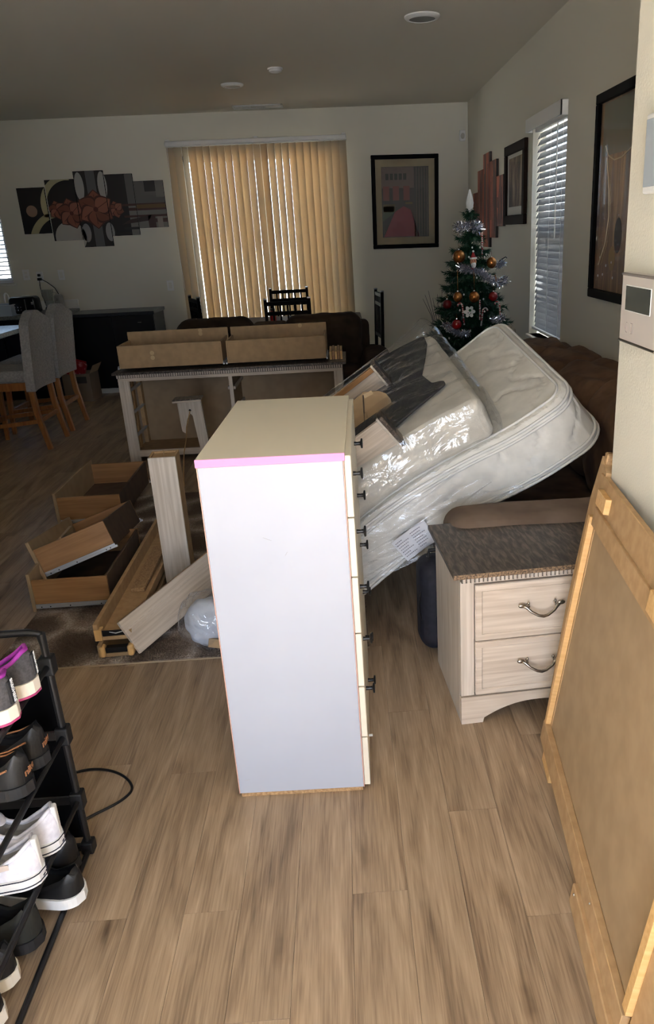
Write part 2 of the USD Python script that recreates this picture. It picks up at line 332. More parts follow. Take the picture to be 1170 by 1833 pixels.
struct('pane', box((-.77,YB+.075,.05),(SLX1-.06,YB+.081,SLZ-.06),0), M['pane'], d1)
w1 = cond('window_1')
struct('window_frame', [box((XR+.09,RWY0,RWZ0),(XR+.14,RWY0+.05,RWZ1)), box((XR+.09,RWY1-.05,RWZ0),(XR+.14,RWY1,RWZ1)), box((XR+.09,RWY0,RWZ0),(XR+.14,RWY1,RWZ0+.05)), box((XR+.09,RWY0,RWZ1-.05),(XR+.14,RWY1,RWZ1)), box((XR+.09,RWY0,1.5),(XR+.13,RWY1,1.55))], M['white'], w1)
struct('pane', box((XR+.108,RWY0+.05,RWZ0+.05),(XR+.114,RWY1-.05,RWZ1-.05),0), M['pane'], w1)
struct('window_sill', box((XR-.025,RWY0-.03,RWZ0-.03),(XR+.09,RWY1+.03,RWZ0),.006), M['trim'], w1)
w2 = cond('window_2')
struct('window_frame', [box((LWX0,YB+.08,LWZ0),(LWX0+.05,YB+.13,LWZ1)), box((LWX1-.05,YB+.08,LWZ0),(LWX1,YB+.13,LWZ1)), box((LWX0,YB+.08,LWZ0),(LWX1,YB+.13,LWZ0+.05)), box((LWX0,YB+.08,LWZ1-.05),(LWX1,YB+.13,LWZ1))], M['white'], w2)
struct('pane', box((LWX0+.05,YB+.1,LWZ0+.05),(LWX1-.05,YB+.106,LWZ1-.05),0), M['pane'], w2)
struct('window_sill', box((LWX0-.03,YB-.02,LWZ0-.025),(LWX1+.03,YB+.08,LWZ0),.006), M['trim'], w2)
# outside: garden wall and side fence that the windows look on to
obj('garden_wall', [box((-18,24,-.16),(12,24.2,1.2),0), box((-18,23.97,1.2),(12,24.23,1.28),0)], M['conc'], None, False, kind='structure')
# vertical blind over the sliding door
def vane_mat(name, c, t, fac):
    return usdkit.material(stage, L+name, {'d': ('diffuse_bsdf', {'color': lin(c)}), 't': ('translucent_bsdf', {'color': lin(t)}), 'm': ('mix_closure', {'fac': fac})},
        [('d.BSDF','m.closure1'),('t.BSDF','m.closure2')], surface='m.closure')
M['vane'] = vane_mat('vane_vinyl', (172,165,148), (202,152,96), .14)
M['slat'] = vane_mat('slat_vinyl', (146,147,150), (180,182,186), .03)
vb = thing('vertical_blind', 'cream vertical blind with hanging vanes over the sliding glass door', 'blind')
VX0, VX1, VZ = -1.80, .16, 2.60
obj('headrail', [box((VX0,YB-.13,VZ-.045),(VX1,YB-.06,VZ),.008), box((VX0,YB-.135,VZ-.052),(VX1,YB-.055,VZ-.045),.002)], M['white'], vb)
for x in (VX0+.03, (VX0+VX1)/2, VX1-.03): obj('bracket', box((x-.02,YB-.12,VZ),(x+.02,YB,VZ+.018),.003), M['white'], vb)
angs = {0:-14, 1:38, 2:62, 3:-18, 4:-20, 12:42, 13:-33, 14:-31, 15:-33, 16:-30, 17:-29, 18:-21, 19:-19, 20:-18, 21:-19, 22:-34, 23:-14, 24:-10}
nv = 25
for i in range(nv):
    x = VX0+.05+i*(VX1-VX0-.10)/(nv-1); a = math.radians(angs.get(i, -25+4*math.sin(i*2.1)))
    def vf(u, v, a=a, x=x, i=i):
        w = (u-.5)*.089; bow = .006*(1-(2*u-1)**2)
        tw = a+(-.16 if 13 <= i <= 16 else .06*math.sin(i*1.7))*(1-v)
        return np.stack([x+w*np.cos(tw)-bow*np.sin(tw), YB-.095+w*np.sin(tw)+bow*np.cos(tw), .04+(VZ-.06-.04)*v], -1)
    obj('vane', grid(7, 6, vf), M['vane'], vb, True)
obj('bead_chain', tube([(VX0+.02,YB-.1,VZ-.05),(VX0+.0,YB-.1,1.6),(VX0+.02,YB-.08,1.0)], .003, 6), M['white'], vb)
# slat blinds
def slat_blind(name, label, y0, y1, z0, z1, X=None, Y=None, tilt=lambda f: 60, step=.046, val=True):
    t = thing(name, label, 'blind')
    n = int((z1-z0)/step)
    for i in range(n):
        z = z0+.03+i*step; a = -math.radians(tilt(i/n)); hw = .025
        P = []
        for s in (-1, 0, 1):
            du, dz = s*hw*math.cos(a), s*hw*math.sin(a)+(.003 if s == 0 else 0)
            P.append((du, dz))
        def sf(u, v):
            uu = np.interp(v, [0,.5,1], [p[0] for p in P]); zz = np.interp(v, [0,.5,1], [p[1] for p in P]); yy = y0+.006+(y1-y0-.012)*u
            return np.stack([X-uu, yy, z+zz], -1) if X is not None else np.stack([yy, Y-uu, z+zz], -1)
        g = grid(2, 3, sf); obj('slat', g, M['slat'], t, True)
    q = lambda a, b, lo, hi: box((X+a, lo, hi[0]), (X+b, lo+hi[2], hi[1])) if X is not None else box((lo, Y+a, hi[0]), (lo+hi[2], Y+b, hi[1]))
    for f in (.16, .5, .84):
        yy = y0+(y1-y0)*f
        obj('ladder_cord', q(-.029,-.027,yy,(z0,z1,.003)), M['white'], t)
    obj('bottom_rail', q(-.025,.025,y0+.004,(z0,z0+.018,y1-y0-.008)), M['white'], t)
    obj('headrail', q(-.03,.03,y0+.004,(z1,z1+.04,y1-y0-.008)), M['white'], t)
    return t
rb = slat_blind('window_blind', 'white horizontal slat blind in the window on the right wall', RWY0, RWY1, .80, 2.24, X=XR+.045, tilt=lambda f: 76-17*min(1,max(0,(f-.42)*4)))
obj('valance', [box((XR-.055,RWY0-.02,2.24),(XR-.04,RWY1+.02,2.33),.003), box((XR-.055,RWY0-.02,2.24),(XR-.002,RWY0-.005,2.33),.003), box((XR-.055,RWY1+.005,2.24),(XR-.002,RWY1+.02,2.33),.003)], M['white'], rb)
obj('tilt_wand', rod((XR-.03,5.5,2.22),(XR-.03,5.5,1.5),.005), M['white'], rb)
slat_blind('window_blind', 'bright white slat blind in the kitchen window at the far left', LWX0, LWX1, LWZ0+.02, LWZ1-.06, Y=YB+.035, tilt=lambda f: 12)
# ceiling fittings
def downlight(x, y, r, label):
    t = thing('recessed_light', label, 'ceiling light', (x, y, ZC))
    obj('trim_ring', lathe([(r*.72,0),(r,-.004),(r,-.012),(r*.9,-.022),(r*.74,-.026),(r*.72,0)], 32), M['white'], t)
    obj('lens', lathe([(0,-.028),(r*.5,-.027),(r*.74,-.022),(r*.74,-.004),(0,-.004)], 32), mat('lens_grey_%d' % int(r*1000), (150,148,140), .3), t)
p = at(755,27,Z=ZC); downlight(p[0], p[1], .115, 'unlit round ceiling light nearest the right wall, largest of the ceiling discs')
p = at(415,150,Z=ZC); downlight(p[0], p[1], .10, 'unlit round ceiling light left of the smoke detector, faint in the dark')
p = at(492,122,Z=ZC); t = thing('smoke_detector', 'small white round smoke detector on the ceiling between the round lights', 'smoke detector', (p[0],p[1],ZC))
obj('base', lathe([(0,0),(.062,0),(.062,-.012),(0,-.012)], 28), M['white'], t); obj('cover', lathe([(0,-.012),(.052,-.012),(.05,-.026),(.03,-.034),(0,-.034)], 28), M['white'], t)
t = thing('ceiling_vent', 'slotted ceiling air vent close to the back wall above the blind', 'vent', (-.75, 9.05, ZC))
obj('frame', [box((-.26,-.10,-.012),(.26,-.075,0)), box((-.26,.075,-.012),(.26,.10,0)), box((-.26,-.1,-.012),(-.235,.1,0)), box((.235,-.1,-.012),(.26,.1,0)), box((-.09,-.1,-.012),(-.07,.1,0)), box((.07,-.1,-.012),(.09,.1,0))], M['white'], t)
obj('backing', box((-.25,-.09,-.003),(.25,.09,-.001),0), M['black'], t)
for i in range(5): obj('louver', xf(box((-.24,-.012,-.001),(.24,.012,.001),0), (0,-.055+i*.0275,-.007), rx(35)), M['trim'], t)
p = at(830,243,Y=YB); t = thing('motion_sensor', 'small white motion sensor high on the back wall by the corner', 'sensor', (p[0]-.02,YB,p[2]))
obj('body', rbox((-.032,-.045,-.055),(.032,0,.055),.012), M['white'], t); obj('lens', ell((0,-.045,-.005),(.022,.008,.03)), mat('sensor_lens',(200,198,190),.2), t)
# ------------------------------------------------------------------ white chest of drawers
t = thing('chest_of_drawers', 'tall white chest of drawers with pink edging, side-on in the middle of the floor', 'chest of drawers', (-.3977,1.9191,0), rz(math.degrees(-.0282)))
W, D, H = .376, .731, 1.069
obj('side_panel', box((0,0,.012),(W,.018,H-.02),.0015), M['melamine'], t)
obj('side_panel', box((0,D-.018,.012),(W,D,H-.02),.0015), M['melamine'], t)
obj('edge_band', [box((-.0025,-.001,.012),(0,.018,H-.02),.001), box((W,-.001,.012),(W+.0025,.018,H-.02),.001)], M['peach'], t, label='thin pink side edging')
obj('base_strip', [box((.004,.0,0),(W-.002,.018,.0125),.001), box((.004,D-.018,0),(W-.002,D,.0125),.001)], M['particle'], t, label='raw chipboard bottom edge')
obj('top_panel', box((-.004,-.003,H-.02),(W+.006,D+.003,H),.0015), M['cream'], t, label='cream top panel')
obj('top_edge_band', box((-.004,-.0055,H-.0215),(W+.006,-.003,H+.0005),.001), M['pink'], t, label='pink front edge strip')
obj('back_panel', box((-.004,.012,.02),(0,D-.012,H-.02),.001), M['hard'], t)
obj('plinth', box((W-.03,.018,.0),(W-.012,D-.018,.02),.001), M['cream'], t)
M['knob'] = mat('knob_black', (26,26,28), .3)
for i in range(6):
    z0, z1 = .016+.1745*i, .016+.1745*(i+1)-.004
    d = obj('drawer', [box((W+.003,.004,z0),(W+.021,D-.004,z1),.002), box((.03,.03,z0+.02),(W+.003,.036,z1-.03),0), box((.03,D-.036,z0+.02),(W+.003,D-.03,z1-.03),0), box((.03,.03,z0+.02),(W+.003,D-.03,z0+.026),0)], M['cream'], t)
    for ky in (.14, .46):
        kz = .0955+.1745*i; kx = W+.021
        if i == 0 and ky == .14:
            obj('knob_stub', rod((kx,ky,kz),(kx+.012,ky,kz),.004), M['white'], d, label='small white stub of a broken knob'); continue
        k = lathe([(0,0),(.0065,0),(.0055,.012),(.0065,.02),(.015,.022),(.0165,.0245),(.015,.0275),(0,.0285)], 20)
        obj('knob', xf(k, (kx,ky,kz), ry(90)), M['knob'], d)
obj('scuff', [tube([(.150,-.0006,.845),(.165,-.0006,.838),(.172,-.0006,.835)],.0005,4), tube([(.205,-.0006,.79),(.212,-.0006,.80)],.0006,4), tube([(.02,-.0006,.06),(.035,-.0006,.063)],.0006,4)], mat('scuff_grey',(170,170,176),.6), t)
# ------------------------------------------------------------------ nightstand
def dentil(x0, x1, y, z0, z1, n, t):
    obj('dentil_rail', box((x0,y-.004,z0),(x1,y+.012,z1),.001), M['dentil'], t)
    s = (x1-x0)/n
    obj('dentil_teeth', [box((x0+s*i+s*.18,y-.013,z0+.003),(x0+s*(i+1)-s*.18,y-.002,z1),.0008) for i in range(n)], M['oak'], t, kind='stuff')
def pull(parent, cx, y, z, w=.062):
    p = [(cx-w,y-.012,z+.004),(cx-w*.86,y-.017,z+.002),(cx-w*.6,y-.026,z-.012),(cx-w*.25,y-.031,z-.024),(cx,y-.032,z-.027),(cx+w*.25,y-.031,z-.024),(cx+w*.6,y-.026,z-.012),(cx+w*.86,y-.017,z+.002),(cx+w,y-.012,z+.004)]
    h = [tube(p, [.004,.0055,.0045,.005,.0056,.005,.0045,.0055,.004], 10)]
    for s in (-1,1): h += [ell((cx+s*w*1.06,y-.011,z+.006),(.013,.005,.0075),2), rod((cx+s*w*.72,y,z+.006),(cx+s*w*.72,y-.018,z+.004),.0035), ell((cx+s*w*.72,y-.012,z+.014),(.004,.004,.006),2)]
    obj('handle', h, M['nickel'], parent, 60, label='curved nickel bow handle')
def nightstand(t, W, D, H):
    foot = .105; ap = .105
    obj('side_panel', box((0,.02,0),(.018,D,H-.02),.001), M['oak'], t)
    obj('side_panel', box((W-.018,.02,0),(W,D,H-.02),.001), M['oak'], t)
    obj('face_stile', box((0,0,ap+.004),(.046,.02,H-.022),.002), M['oak'], t)
    obj('face_stile', box((W-.046,0,ap+.004),(W,.02,H-.022),.002), M['oak'], t)
    pts = [(0,0),(foot-.03,0),(foot-.026,.018)]+[(foot-.026+(W/2-foot+.026)*u, .018+.052*(1-(1-u)**2.2)) for u in np.linspace(.08,1,9)]
    pts += [(W-x, z) for x, z in pts[::-1]]+[(W,ap),(0,ap)]
    a = ext(Polygon(pts), .02); a.vertices = np.c_[a.vertices[:,0], .018-a.vertices[:,2]-.001, a.vertices[:,1]]; 
    if a.volume < 0: a.invert()
    obj('apron', a, M['oakx'], t, False, label='arched base apron')
    obj('back_panel', box((.018,D-.006,.05),(W-.018,D,H-.02),0), M['hard'], t)
    obj('top_rail', box((.046,.003,H-.032),(W-.046,.018,H-.022),0), M['oakx'], t)
    dentil(.004, W-.004, -.002, H-.025, H, 38, t)
    obj('stone_top', box((-.026,-.03,H),(W+.026,D+.006,H+.018),.002), M['granite'], t, label='dark marbled stone-look top')
    obj('top_edge', box((-.0265,-.0305,H+.001),(W+.0265,-.0298,H+.0165),.0), M['granedge'], t)
    z = ap+.006; dh = (H-.034-z)/2
    for i in range(2):
        z0, z1 = z+dh*i+.001, z+dh*(i+1)-.003
        d = obj('drawer', [box((.049,-.001,z0),(W-.049,.017,z1),.002), box((.06,.017,z0+.02),(.068,D-.03,z1-.03),0), box((W-.068,.017,z0+.02),(W-.06,D-.03,z1-.03),0)], M['oakx'], t)
        m = .024
        obj('bevel_frame', [box((.049,-.006,z0),(W-.049,0,z0+m),.003), box((.049,-.006,z1-m),(W-.049,0,z1),.003), box((.049,-.006,z0+m*.8),(.049+m,0,z1-m*.8),.003), box((W-.049-m,-.006,z0+m*.8),(W-.049,0,z1-m*.8),.003)], M['oakx'], d)
        pull(d, W*.5, -.004, (z0+z1)/2+.012)
t = thing('nightstand', 'pale oak two-drawer nightstand with marbled dark top standing on the floor', 'nightstand', (.3224,2.2031,0), rz(math.degrees(.0709)))
nightstand(t, .535, .415, .558)
# ------------------------------------------------------------------ low dresser with its drawers out
W, D, H = 1.667, .48, .685
t = thing('low_dresser', 'long low pale oak dresser with empty drawer openings and dark stone-look top', 'dresser', (-1.691,5.7756,0), rz(-.62))
obj('side_panel', box((0,.02,0),(.018,D,H-.03),.001), M['oak'], t); obj('side_panel', box((W-.018,.02,0),(W,D,H-.03),.001), M['oak'], t)
obj('face_stile', box((0,0,0),(.082,.02,H-.045),.002), M['oak'], t); obj('face_stile', box((W-.066,0,0),(W,.02,H-.045),.002), M['oak'], t)
obj('centre_stile', box((.815,0,.08),(.843,.02,H-.05),.002), M['oak'], t)
obj('divider', box((.82,.02,.08),(.838,D-.006,H-.03),.001), M['hard'], t)
obj('top_rail', box((0,0,H-.055),(W,.02,H-.03),.002), M['oakx'], t); obj('bottom_rail', box((.08,0,.05),(W-.06,.02,.10),.002), M['oakx'], t)
obj('back_panel', box((.018,D-.008,.03),(.82,D-.002,H-.03),0), M['hard'], t); obj('back_panel', box((.838,D-.008,.03),(W-.018,D-.002,H-.03),0), M['hard'], t)
obj('bottom_panel', box((.018,.02,.05),(W-.018,D-.008,.062),0), M['mdfd'], t)
obj('inner_post', box((.018,D-.07,.05),(.05,D-.008,H-.03),.002), M['mdf'], t)
obj('inner_post', box((.018,D*.5,.05),(.034,D*.5+.05,H-.03),.002), M['mdf'], t)
for z in (.18,.36,.53):
    for x0, x1 in ((.034,.05),(.80,.818),(.84,.858),(W-.05,W-.034)): obj('drawer_runner', box((x0,.02,z),(x1,D-.02,z+.022),.002), M['zinc'] if x0 < .1 else M['oaky'], t)
dentil(-.004, W+.004, -.004, H-.03, H-.002, 96, t)
obj('stone_top', box((-.03,-.03,H-.002),(W+.03,D+.01,H+.016),.002), M['granite'], t, label='dark marbled stone-look top')
LDT = H+.016
# ------------------------------------------------------------------ drawers
def drawer(name, label, dims, loc, rot, front, side, group=None, back=None, slides=True, ins=None, seen_back=False):
    L_, W_, hs, hf, ov = dims
    t = thing(name, label, 'drawer', loc, rot, group)
    obj('front_panel', box((-.016,-ov,-.022),(0,W_+ov,hf),.0015), front, t)
    obj('side', box((0,0,0),(L_,.012,hs),.001), side, t); obj('side', box((0,W_-.012,0),(L_,W_,hs),.001), side, t)
    obj('back', box((L_-.012,.012,.0),(L_,W_-.012,hs),.001), back or side, t)
    obj('bottom', box((0,.012,.012),(L_-.012,W_-.012,.017),0), ins or M['mdfd'], t)
    if slides:
        for y in (-.012, W_):
            s = obj('slide', [box((.004,y,-.004),(L_+.014,y+.012,.008),.001), box((.004,y,.008),(L_+.006,y+.003,.018),.0005)], M['zinc'], t, label='white metal drawer slide')
            obj('slide_hole', [xf(lathe([(0,0),(.003,0),(.003,.0006),(0,.0006)],8),(x,y-.0005 if y < 0 else y+.0125,.004),rx(90)) for x in (.03,.07,.16,L_-.04,L_-.02)], M['black'], s)
    return t
M['ddark'] = mottled('dark_hardboard', (78,62,48), (92,74,58), (20,20,20), .7)
drawer('loose_drawer', 'brown drawer lying flat on the rug at the bottom of the drawer pile', (.341,.6085,.133,.168,.006), (-1.4938,3.2692,.035), rz(.3), M['hard'], M['brown'], back=M['ddark'], ins=M['ddark'])
drawer('loose_drawer', 'brown drawer tilted across the other drawers with its metal slide showing', (.347,.78,.135,.181,.0105), (-1.4734,3.3928,.1351), rvec([-.1776,-.3265,.1418]), M['hard'], M['brown'], back=M['ddark'], ins=M['ddark'])
drawer('loose_drawer', 'brown drawer at the back of the pile nearest the bar stools', (.367,.721,.155,.185,.012), (-1.7642,4.4193,.035), rz(.5), M['hard'], M['brown'], back=M['ddark'], ins=M['ddark'])
# the two drawers on the dresser lie with their backs to us, the taller front away
for i, (x0, x1, lab) in enumerate(((-1.667,-.905,'left of the two cardboard-brown drawers lying on the long low dresser'), (-.872,-.138,'right of the two cardboard-brown drawers lying on the long low dresser'))):
    t = drawer('dresser_drawer', lab, (.36,x1-x0,.165,.225,.006), (x0, 5.80+.36, LDT+.022), rz(-90) , M['card'], M['card'], back=M['card'], ins=M['mdfd'], group=None)
    if i == 0: first = t
    pmm = mat('pale_mark_%d'%i, (206,180,136), .7)
    for k, z in ((0,.07),(1,.105),(2,.185),(3,.21)):
        if i == 0 or k == 3: obj('pale_mark', xf(lathe([(0,0),(.016,0),(.016,.0006),(0,.0006)],14), (.3615 if k < 2 else .001, (x1-x0)*(.33 if k < 2 else .73), z), ry(90)), pmm, t)
t = thing('wood_offcut_bundle', 'small stack of wooden slats on the right end of the low dresser', 'wood offcuts', (-.115,5.86,LDT))
for i in range(5): obj('slat', box((0+.02*i,0,0),(.017+.02*i,.30,.06+.006*(i%2)),.001), M['brown'] if i%2 else M['pine'], t)
# ------------------------------------------------------------------ bed pieces
t = thing('bed_post', 'square pale oak box post standing on end beside the drawer pile', 'bed post', (-.9381,3.4647,.0126), rvec([.0114,.0026,.0354]))
w, d, h = .126, .121, .65
obj('front_board', box((0,0,0),(w,.012,h),.0015), M['oak'], t); obj('back_board', box((0,d-.012,0),(w,d,h),.0015), M['mdf'], t)
obj('side_board', box((0,.012,0),(.012,d-.012,h),.001), M['mdf'], t); obj('side_board', box((w-.012,.012,0),(w,d-.012,h),.001), M['mdf'], t, label='brown unfaced side')
obj('top_block', box((.012,.012,h-.02),(w-.012,d-.012,h-.008),0), M['mdf'], t); obj('twine_stub', tube([(w/2,d/2,h-.01),(w/2+.003,d/2,h+.006),(w/2,d/2+.004,h+.018)],.0025,6), M['card'], t)
# arched post in front of the low dresser
PY = 5.10
p0, p1 = at(320,712,Y=PY), at(355,712,Y=PY)
t = thing('arched_bed_post', 'pale oak post with a stone-look cap and a string hanging from its hole', 'bed post', (-1.035,PY,.012), ry(-1.5))
hh = .585; wl = .078
poly = Polygon([(-wl,hh),(wl*1.0,hh),(wl*1.28,0),(wl*.62,0),(wl*.16,hh-.10),(-.0,hh-.083),(-.028,hh-.12),(-.052,hh-.215),(-wl*.92,hh-.20)])
a = ext(poly, .028); a.vertices = np.c_[a.vertices[:,0], -a.vertices[:,2]+.014, a.vertices[:,1]]; a.invert() if a.volume < 0 else None
obj('post_board', a, M['oak'], t, False)
obj('cap', [box((-wl-.016,-.075,hh+.012),(wl+.016,.03,hh+.026),.004), box((-wl-.006,-.05,hh),(wl+.006,.02,hh+.012),.003)], M['granite'], t, label='dark cap with pale lip')
obj('cap_lip', box((-wl-.016,-.078,hh+.004),(wl+.016,-.068,hh+.016),.002), M['oakx'], t)
obj('bolt_hole', xf(lathe([(0,0),(.008,0),(.008,.001),(0,.001)],14),(.0,-.0148,hh-.062),rx(90)), M['black'], t)
pts = [(0,-.017,hh-.064),(-.012,-.024,hh-.10),(-.035,-.03,hh-.17),(-.052,-.035,hh-.25),(-.072,-.05,hh-.33),(-.088,-.06,hh-.40),(-.10,-.07,hh-.50),(-.105,-.08,.02)]
obj('string', tube(np.array(pts)+np.array([[.002*math.sin(9*i),0,0] for i in range(len(pts))]), .0035, 6), mat('twine',(176,142,96),.9), t)
# MDF channel rails on the rug
def channel(name, label, p, q, w, h, mats, z=0):
    p, q = np.array(p, float), np.array(q, float); ln = np.linalg.norm(q-p); u = (q-p)/ln; s = np.cross(u, [0,0,1]); s /= np.linalg.norm(s); n = np.cross(s, u)
    t = thing(name, label, 'bed rail', p, np.stack([u, -s, n], 1))
    obj('base_board', box((0,-w,0),(ln,0,.016),.001), mats[0], t)
    obj('flange', box((-.004,-.018,.0),(ln,0,h),.0015), mats[0], t); obj('flange', box((-.004,-w,0),(ln,-w+.014,h*.55),.0015), mats[0], t)
    return t, ln
RA = np.array([-1.088,2.83,.075]); RB = np.array([-1.118,4.10,.06])
t, ln = channel('bed_rail', 'brown fibreboard channel rail with a metal bracket at its near end lying on the rug', RA, RB, .15, .075, (M['mdf'],))
obj('end_block', box((-.006,-.03,0),(.03,.0,.05),.002), M['pine'], t); 
obj('glue_block', box((.42,-.115,.016),(.95,-.05,.036),.003), M['particle'], t)
b = obj('bracket', [box((.004,-.135,.017),(.045,-.03,.021),.001), box((.002,-.135,.017),(.006,-.03,.042),.001)], M['black'], t, label='dark metal hook bracket')
obj('bracket_hook', tube([(.004,-.06,.035),(.003,-.085,.028),(.004,-.12,.036)],.003,6), M['zinc'], b)
t, ln = channel('bed_rail', 'second fibreboard rail underneath with rounded wooden feet and black bracket', (-1.075,2.80,.014), (-1.10,4.0,.014), .14, .056, (M['mdfd'],))
for y in (-.03,-.144): obj('end_foot', rbox((-.012,y,.0),(.03,y+.026,.05),.011), M['pine'], t)
obj('bracket', box((.0,-.118,.018),(.03,-.03,.040),.002), M['black'], t)
# pale oak plank leaning across the rails
P0, P1, Q = A(-.905,2.80,.022), A(-.985,2.815,.155), A(-.6935,3.307,.235)
u = Q-P1; u /= np.linalg.norm(u); w = P1-P0; w -= u*(w@u); wl_ = np.linalg.norm(w); w /= wl_; n = np.cross(u, w)
if n[1] > 0: n = -n
R = np.stack([u, w, np.cross(u, w)], 1)
t = thing('bed_side_rail', 'pale oak bed side rail slanting up from the front of the rug', 'bed rail', P0, R)
sg = 1 if np.cross(u, w)@(EYE-P0) > 0 else -1
obj('face_board', box((0,0,0),(.80,wl_,-sg*.016),.0015), M['oakx'], t)
obj('groove_line', [box((0,wl_*.72,-.0),(.80,wl_*.735,sg*.0015),0), box((0,wl_*.62,-.0),(.80,wl_*.63,sg*.0012),0)], M['oaky'], t)
obj('back_rail', box((.03,wl_-.022,-sg*.016),(.80,wl_-.002,-sg*.055),.001), M['mdf'], t, label='brown backing strip')
# headboard leaning on the hall wall
HO = A(.5555,2.0398,0); hn = A(-.984,.094,.149); he = A(-.095,-.9955,0); he -= hn*(he@hn)/(hn@hn); he /= np.linalg.norm(he); hn /= np.linalg.norm(hn); hu = np.cross(hn, he)
t = thing('headboard', 'tan fibreboard headboard seen from its framed back, leaning on the hallway wall', 'headboard', HO, np.stack([he, hu, hn], 1))
S1 = 1.10
obj('panel', box((-.02,.06,-.018),(S1,.84,-.010),0), M['hard'], t, label='large dull brown panel')
obj('top_board', box((.0,.852,-.022),(S1,.945,-.004),.002), M['mdf'], t)
obj('top_rail', box((.035,.80,-.012),(S1,.856,.004),.002), M['mdf'], t)
eb = ext(Polygon([(-.045,.0),(-.085,.5),(-.07,.85),(-.035,.985),(.035,.955),(.035,0)]), .022); eb.vertices[:,2] -= .03; obj('end_board', eb, M['mdf'], t, False)
obj('edge_strip', box((.004,.095,-.010),(.024,.82,.008),.001), M['pine'], t, label='light pine strip along the far edge')
obj('edge_strip', box((.975,.135,-.010),(1.0,.82,.012),.001), M['pine'], t)
obj('near_board', box((1.0,.0,-.022),(S1,.945,-.001),.002), M['mdf'], t)
obj('corner_block', box((.06,.872,-.006),(.15,.915,.012),.001), M['pine'], t)
obj('corner_block', box((.60,.822,-.002),(.68,.872,.014),.001), M['pine'], t)
obj('bottom_rail', box((.0,.045,-.010),(.985,.115,.010),.002), M['mdf'], t)
obj('foot_block', box((.05,-.0,-.016),(.165,.045,.004),.002), M['pine'], t)
obj('foot_beam', box((.60,.0,-.016),(S1,.060,.022),.003), M['mdf'], t)
obj('screw', [xf(lathe([(0,0),(.004,0),(.003,.002),(0,.0025)],10),(.625,.045,.022)), xf(lathe([(0,0),(.003,0),(.002,.002),(0,.0025)],10),(.70,.10,.010))], M['chrome'], t)
obj('far_peg', box((-.03,.945,-.05),(.0,1.0,-.012),.003), M['particle'], t)
# alarm panel and switch plate on the hall wall
pp = at(1126,537,X=XH)
t = thing('alarm_keypad', 'beige wall alarm keypad with a grey display on the near right wall', 'alarm panel', (XH,1.925,1.398))
y1 = -.235; 
b = obj('body', rbox((-.026,y1,-.082),(0,.0,.082),.008), mat('keypad_beige', (198,190,184), .45), t)
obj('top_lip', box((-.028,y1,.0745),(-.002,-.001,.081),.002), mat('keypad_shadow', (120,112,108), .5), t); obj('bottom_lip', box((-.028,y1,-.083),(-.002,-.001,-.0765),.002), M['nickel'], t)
obj('screen_bezel', box((-.0275,y1+.04,-.006),(-.0255,-.036,.055),.001), M['white'], t); obj('display', box((-.0282,y1+.042,-.004),(-.027,-.039,.052),.0005), mat('lcd_grey', (72,76,72), .15), t)
def keyline(c, pts): return tube(np.array([(-.0262, c[0]+a, c[1]+b_) for a, b_ in pts]), .0007, 4)
obj('key_mark', [keyline((-.045,-.045), [(-.008+.008*math.cos(a), .012*math.sin(a)) for a in np.linspace(1.9,-1.9,9)]), keyline((-.043,-.045), [(0,.004),(0,-.004)])], mat('key_mark',(150,140,138),.6), t)
obj('key_mark', keyline((-.085,-.045), [(.006,.012),(-.006,.012),(-.006,-.012),(.006,-.012),(.006,.012)]), mat('key_mark2',(150,140,138),.6), t)
q = at(1165,275,X=XH)
t = thing('wall_thermostat', 'white-framed wall thermostat at the very right edge above the alarm keypad', 'thermostat', (XH,q[1],q[2]))
obj('frame', rbox((-.016,-.14,-.085),(0,.0,.08),.006), M['white'], t); obj('screen', box((-.018,-.125,-.07),(-.0155,-.008,.068),.001), mat('thermo_screen',(176,186,196),.2), t)
# ------------------------------------------------------------------ rug
RY0, RY1, RX0, RX1 = 2.752, 4.95, -1.5, .03
n_ = {'g': ('geometry', {}), 'm': ('mapping', {'scale': (2.6,2.6,1.)}), 'w1': ('noise_texture', {'scale': 3.0, 'detail': 3.0}), 'v': ('voronoi_texture', {'feature': 'distance_to_edge', 'scale': 1.25, 'randomness': .55}),
      'mx': ('mix', {'mix_type': 'add', 'fac': .10}), 'n': ('noise_texture', {'scale': 120., 'detail': 3.0}), 'n2': ('noise_texture', {'scale': 11., 'detail': 3.0}), 'a': ('math', {'math_type': 'multiply_add', 'value2': .34}),
      'a2': ('math', {'math_type': 'multiply_add', 'value2': -.22}), 'r': ('rgb_ramp', {'ramp': [(.02, lin((190,178,166))), (.12, lin((150,134,120))), (.26, lin((96,80,67))), (.5, lin((80,65,54)))]}), 'p': ('principled_bsdf', {'roughness': .95})}
l_ = [('g.position','m.vector'),('m.vector','w1.vector'),('m.vector','mx.color1'),('w1.color','mx.color2'),('mx.color','v.vector'),('g.position','n.vector'),('g.position','n2.vector'),('n.fac','a.value1'),('v.distance','a.value3'),('n2.fac','a2.value1'),('a.value','a2.value3'),('a2.value','r.fac'),('r.color','p.base_color')]
M['rug'] = usdkit.material(stage, L+'rug_pile', n_, l_, surface='p.BSDF')
t = thing('rug', 'dark brown shaggy rug with pale lattice pattern under the furniture pile', 'rug')
obj('backing', box((RX0,RY0,0),(RX1,RY1,.006),.002), mat('rug_backing',(170,150,124),.9), t)
N = 52000; P = np.c_[rng.uniform(RX0+.008,RX1-.004,N), RY0+.008+(RY1-RY0-.012)*rng.uniform(0,1,N)**1.5]
ang = rng.uniform(0, 2*PI, N); ln_ = rng.uniform(.006,.016,N); hh_ = rng.uniform(.009,.017,N)
dx, dy = np.cos(ang), np.sin(ang); wd = .0026
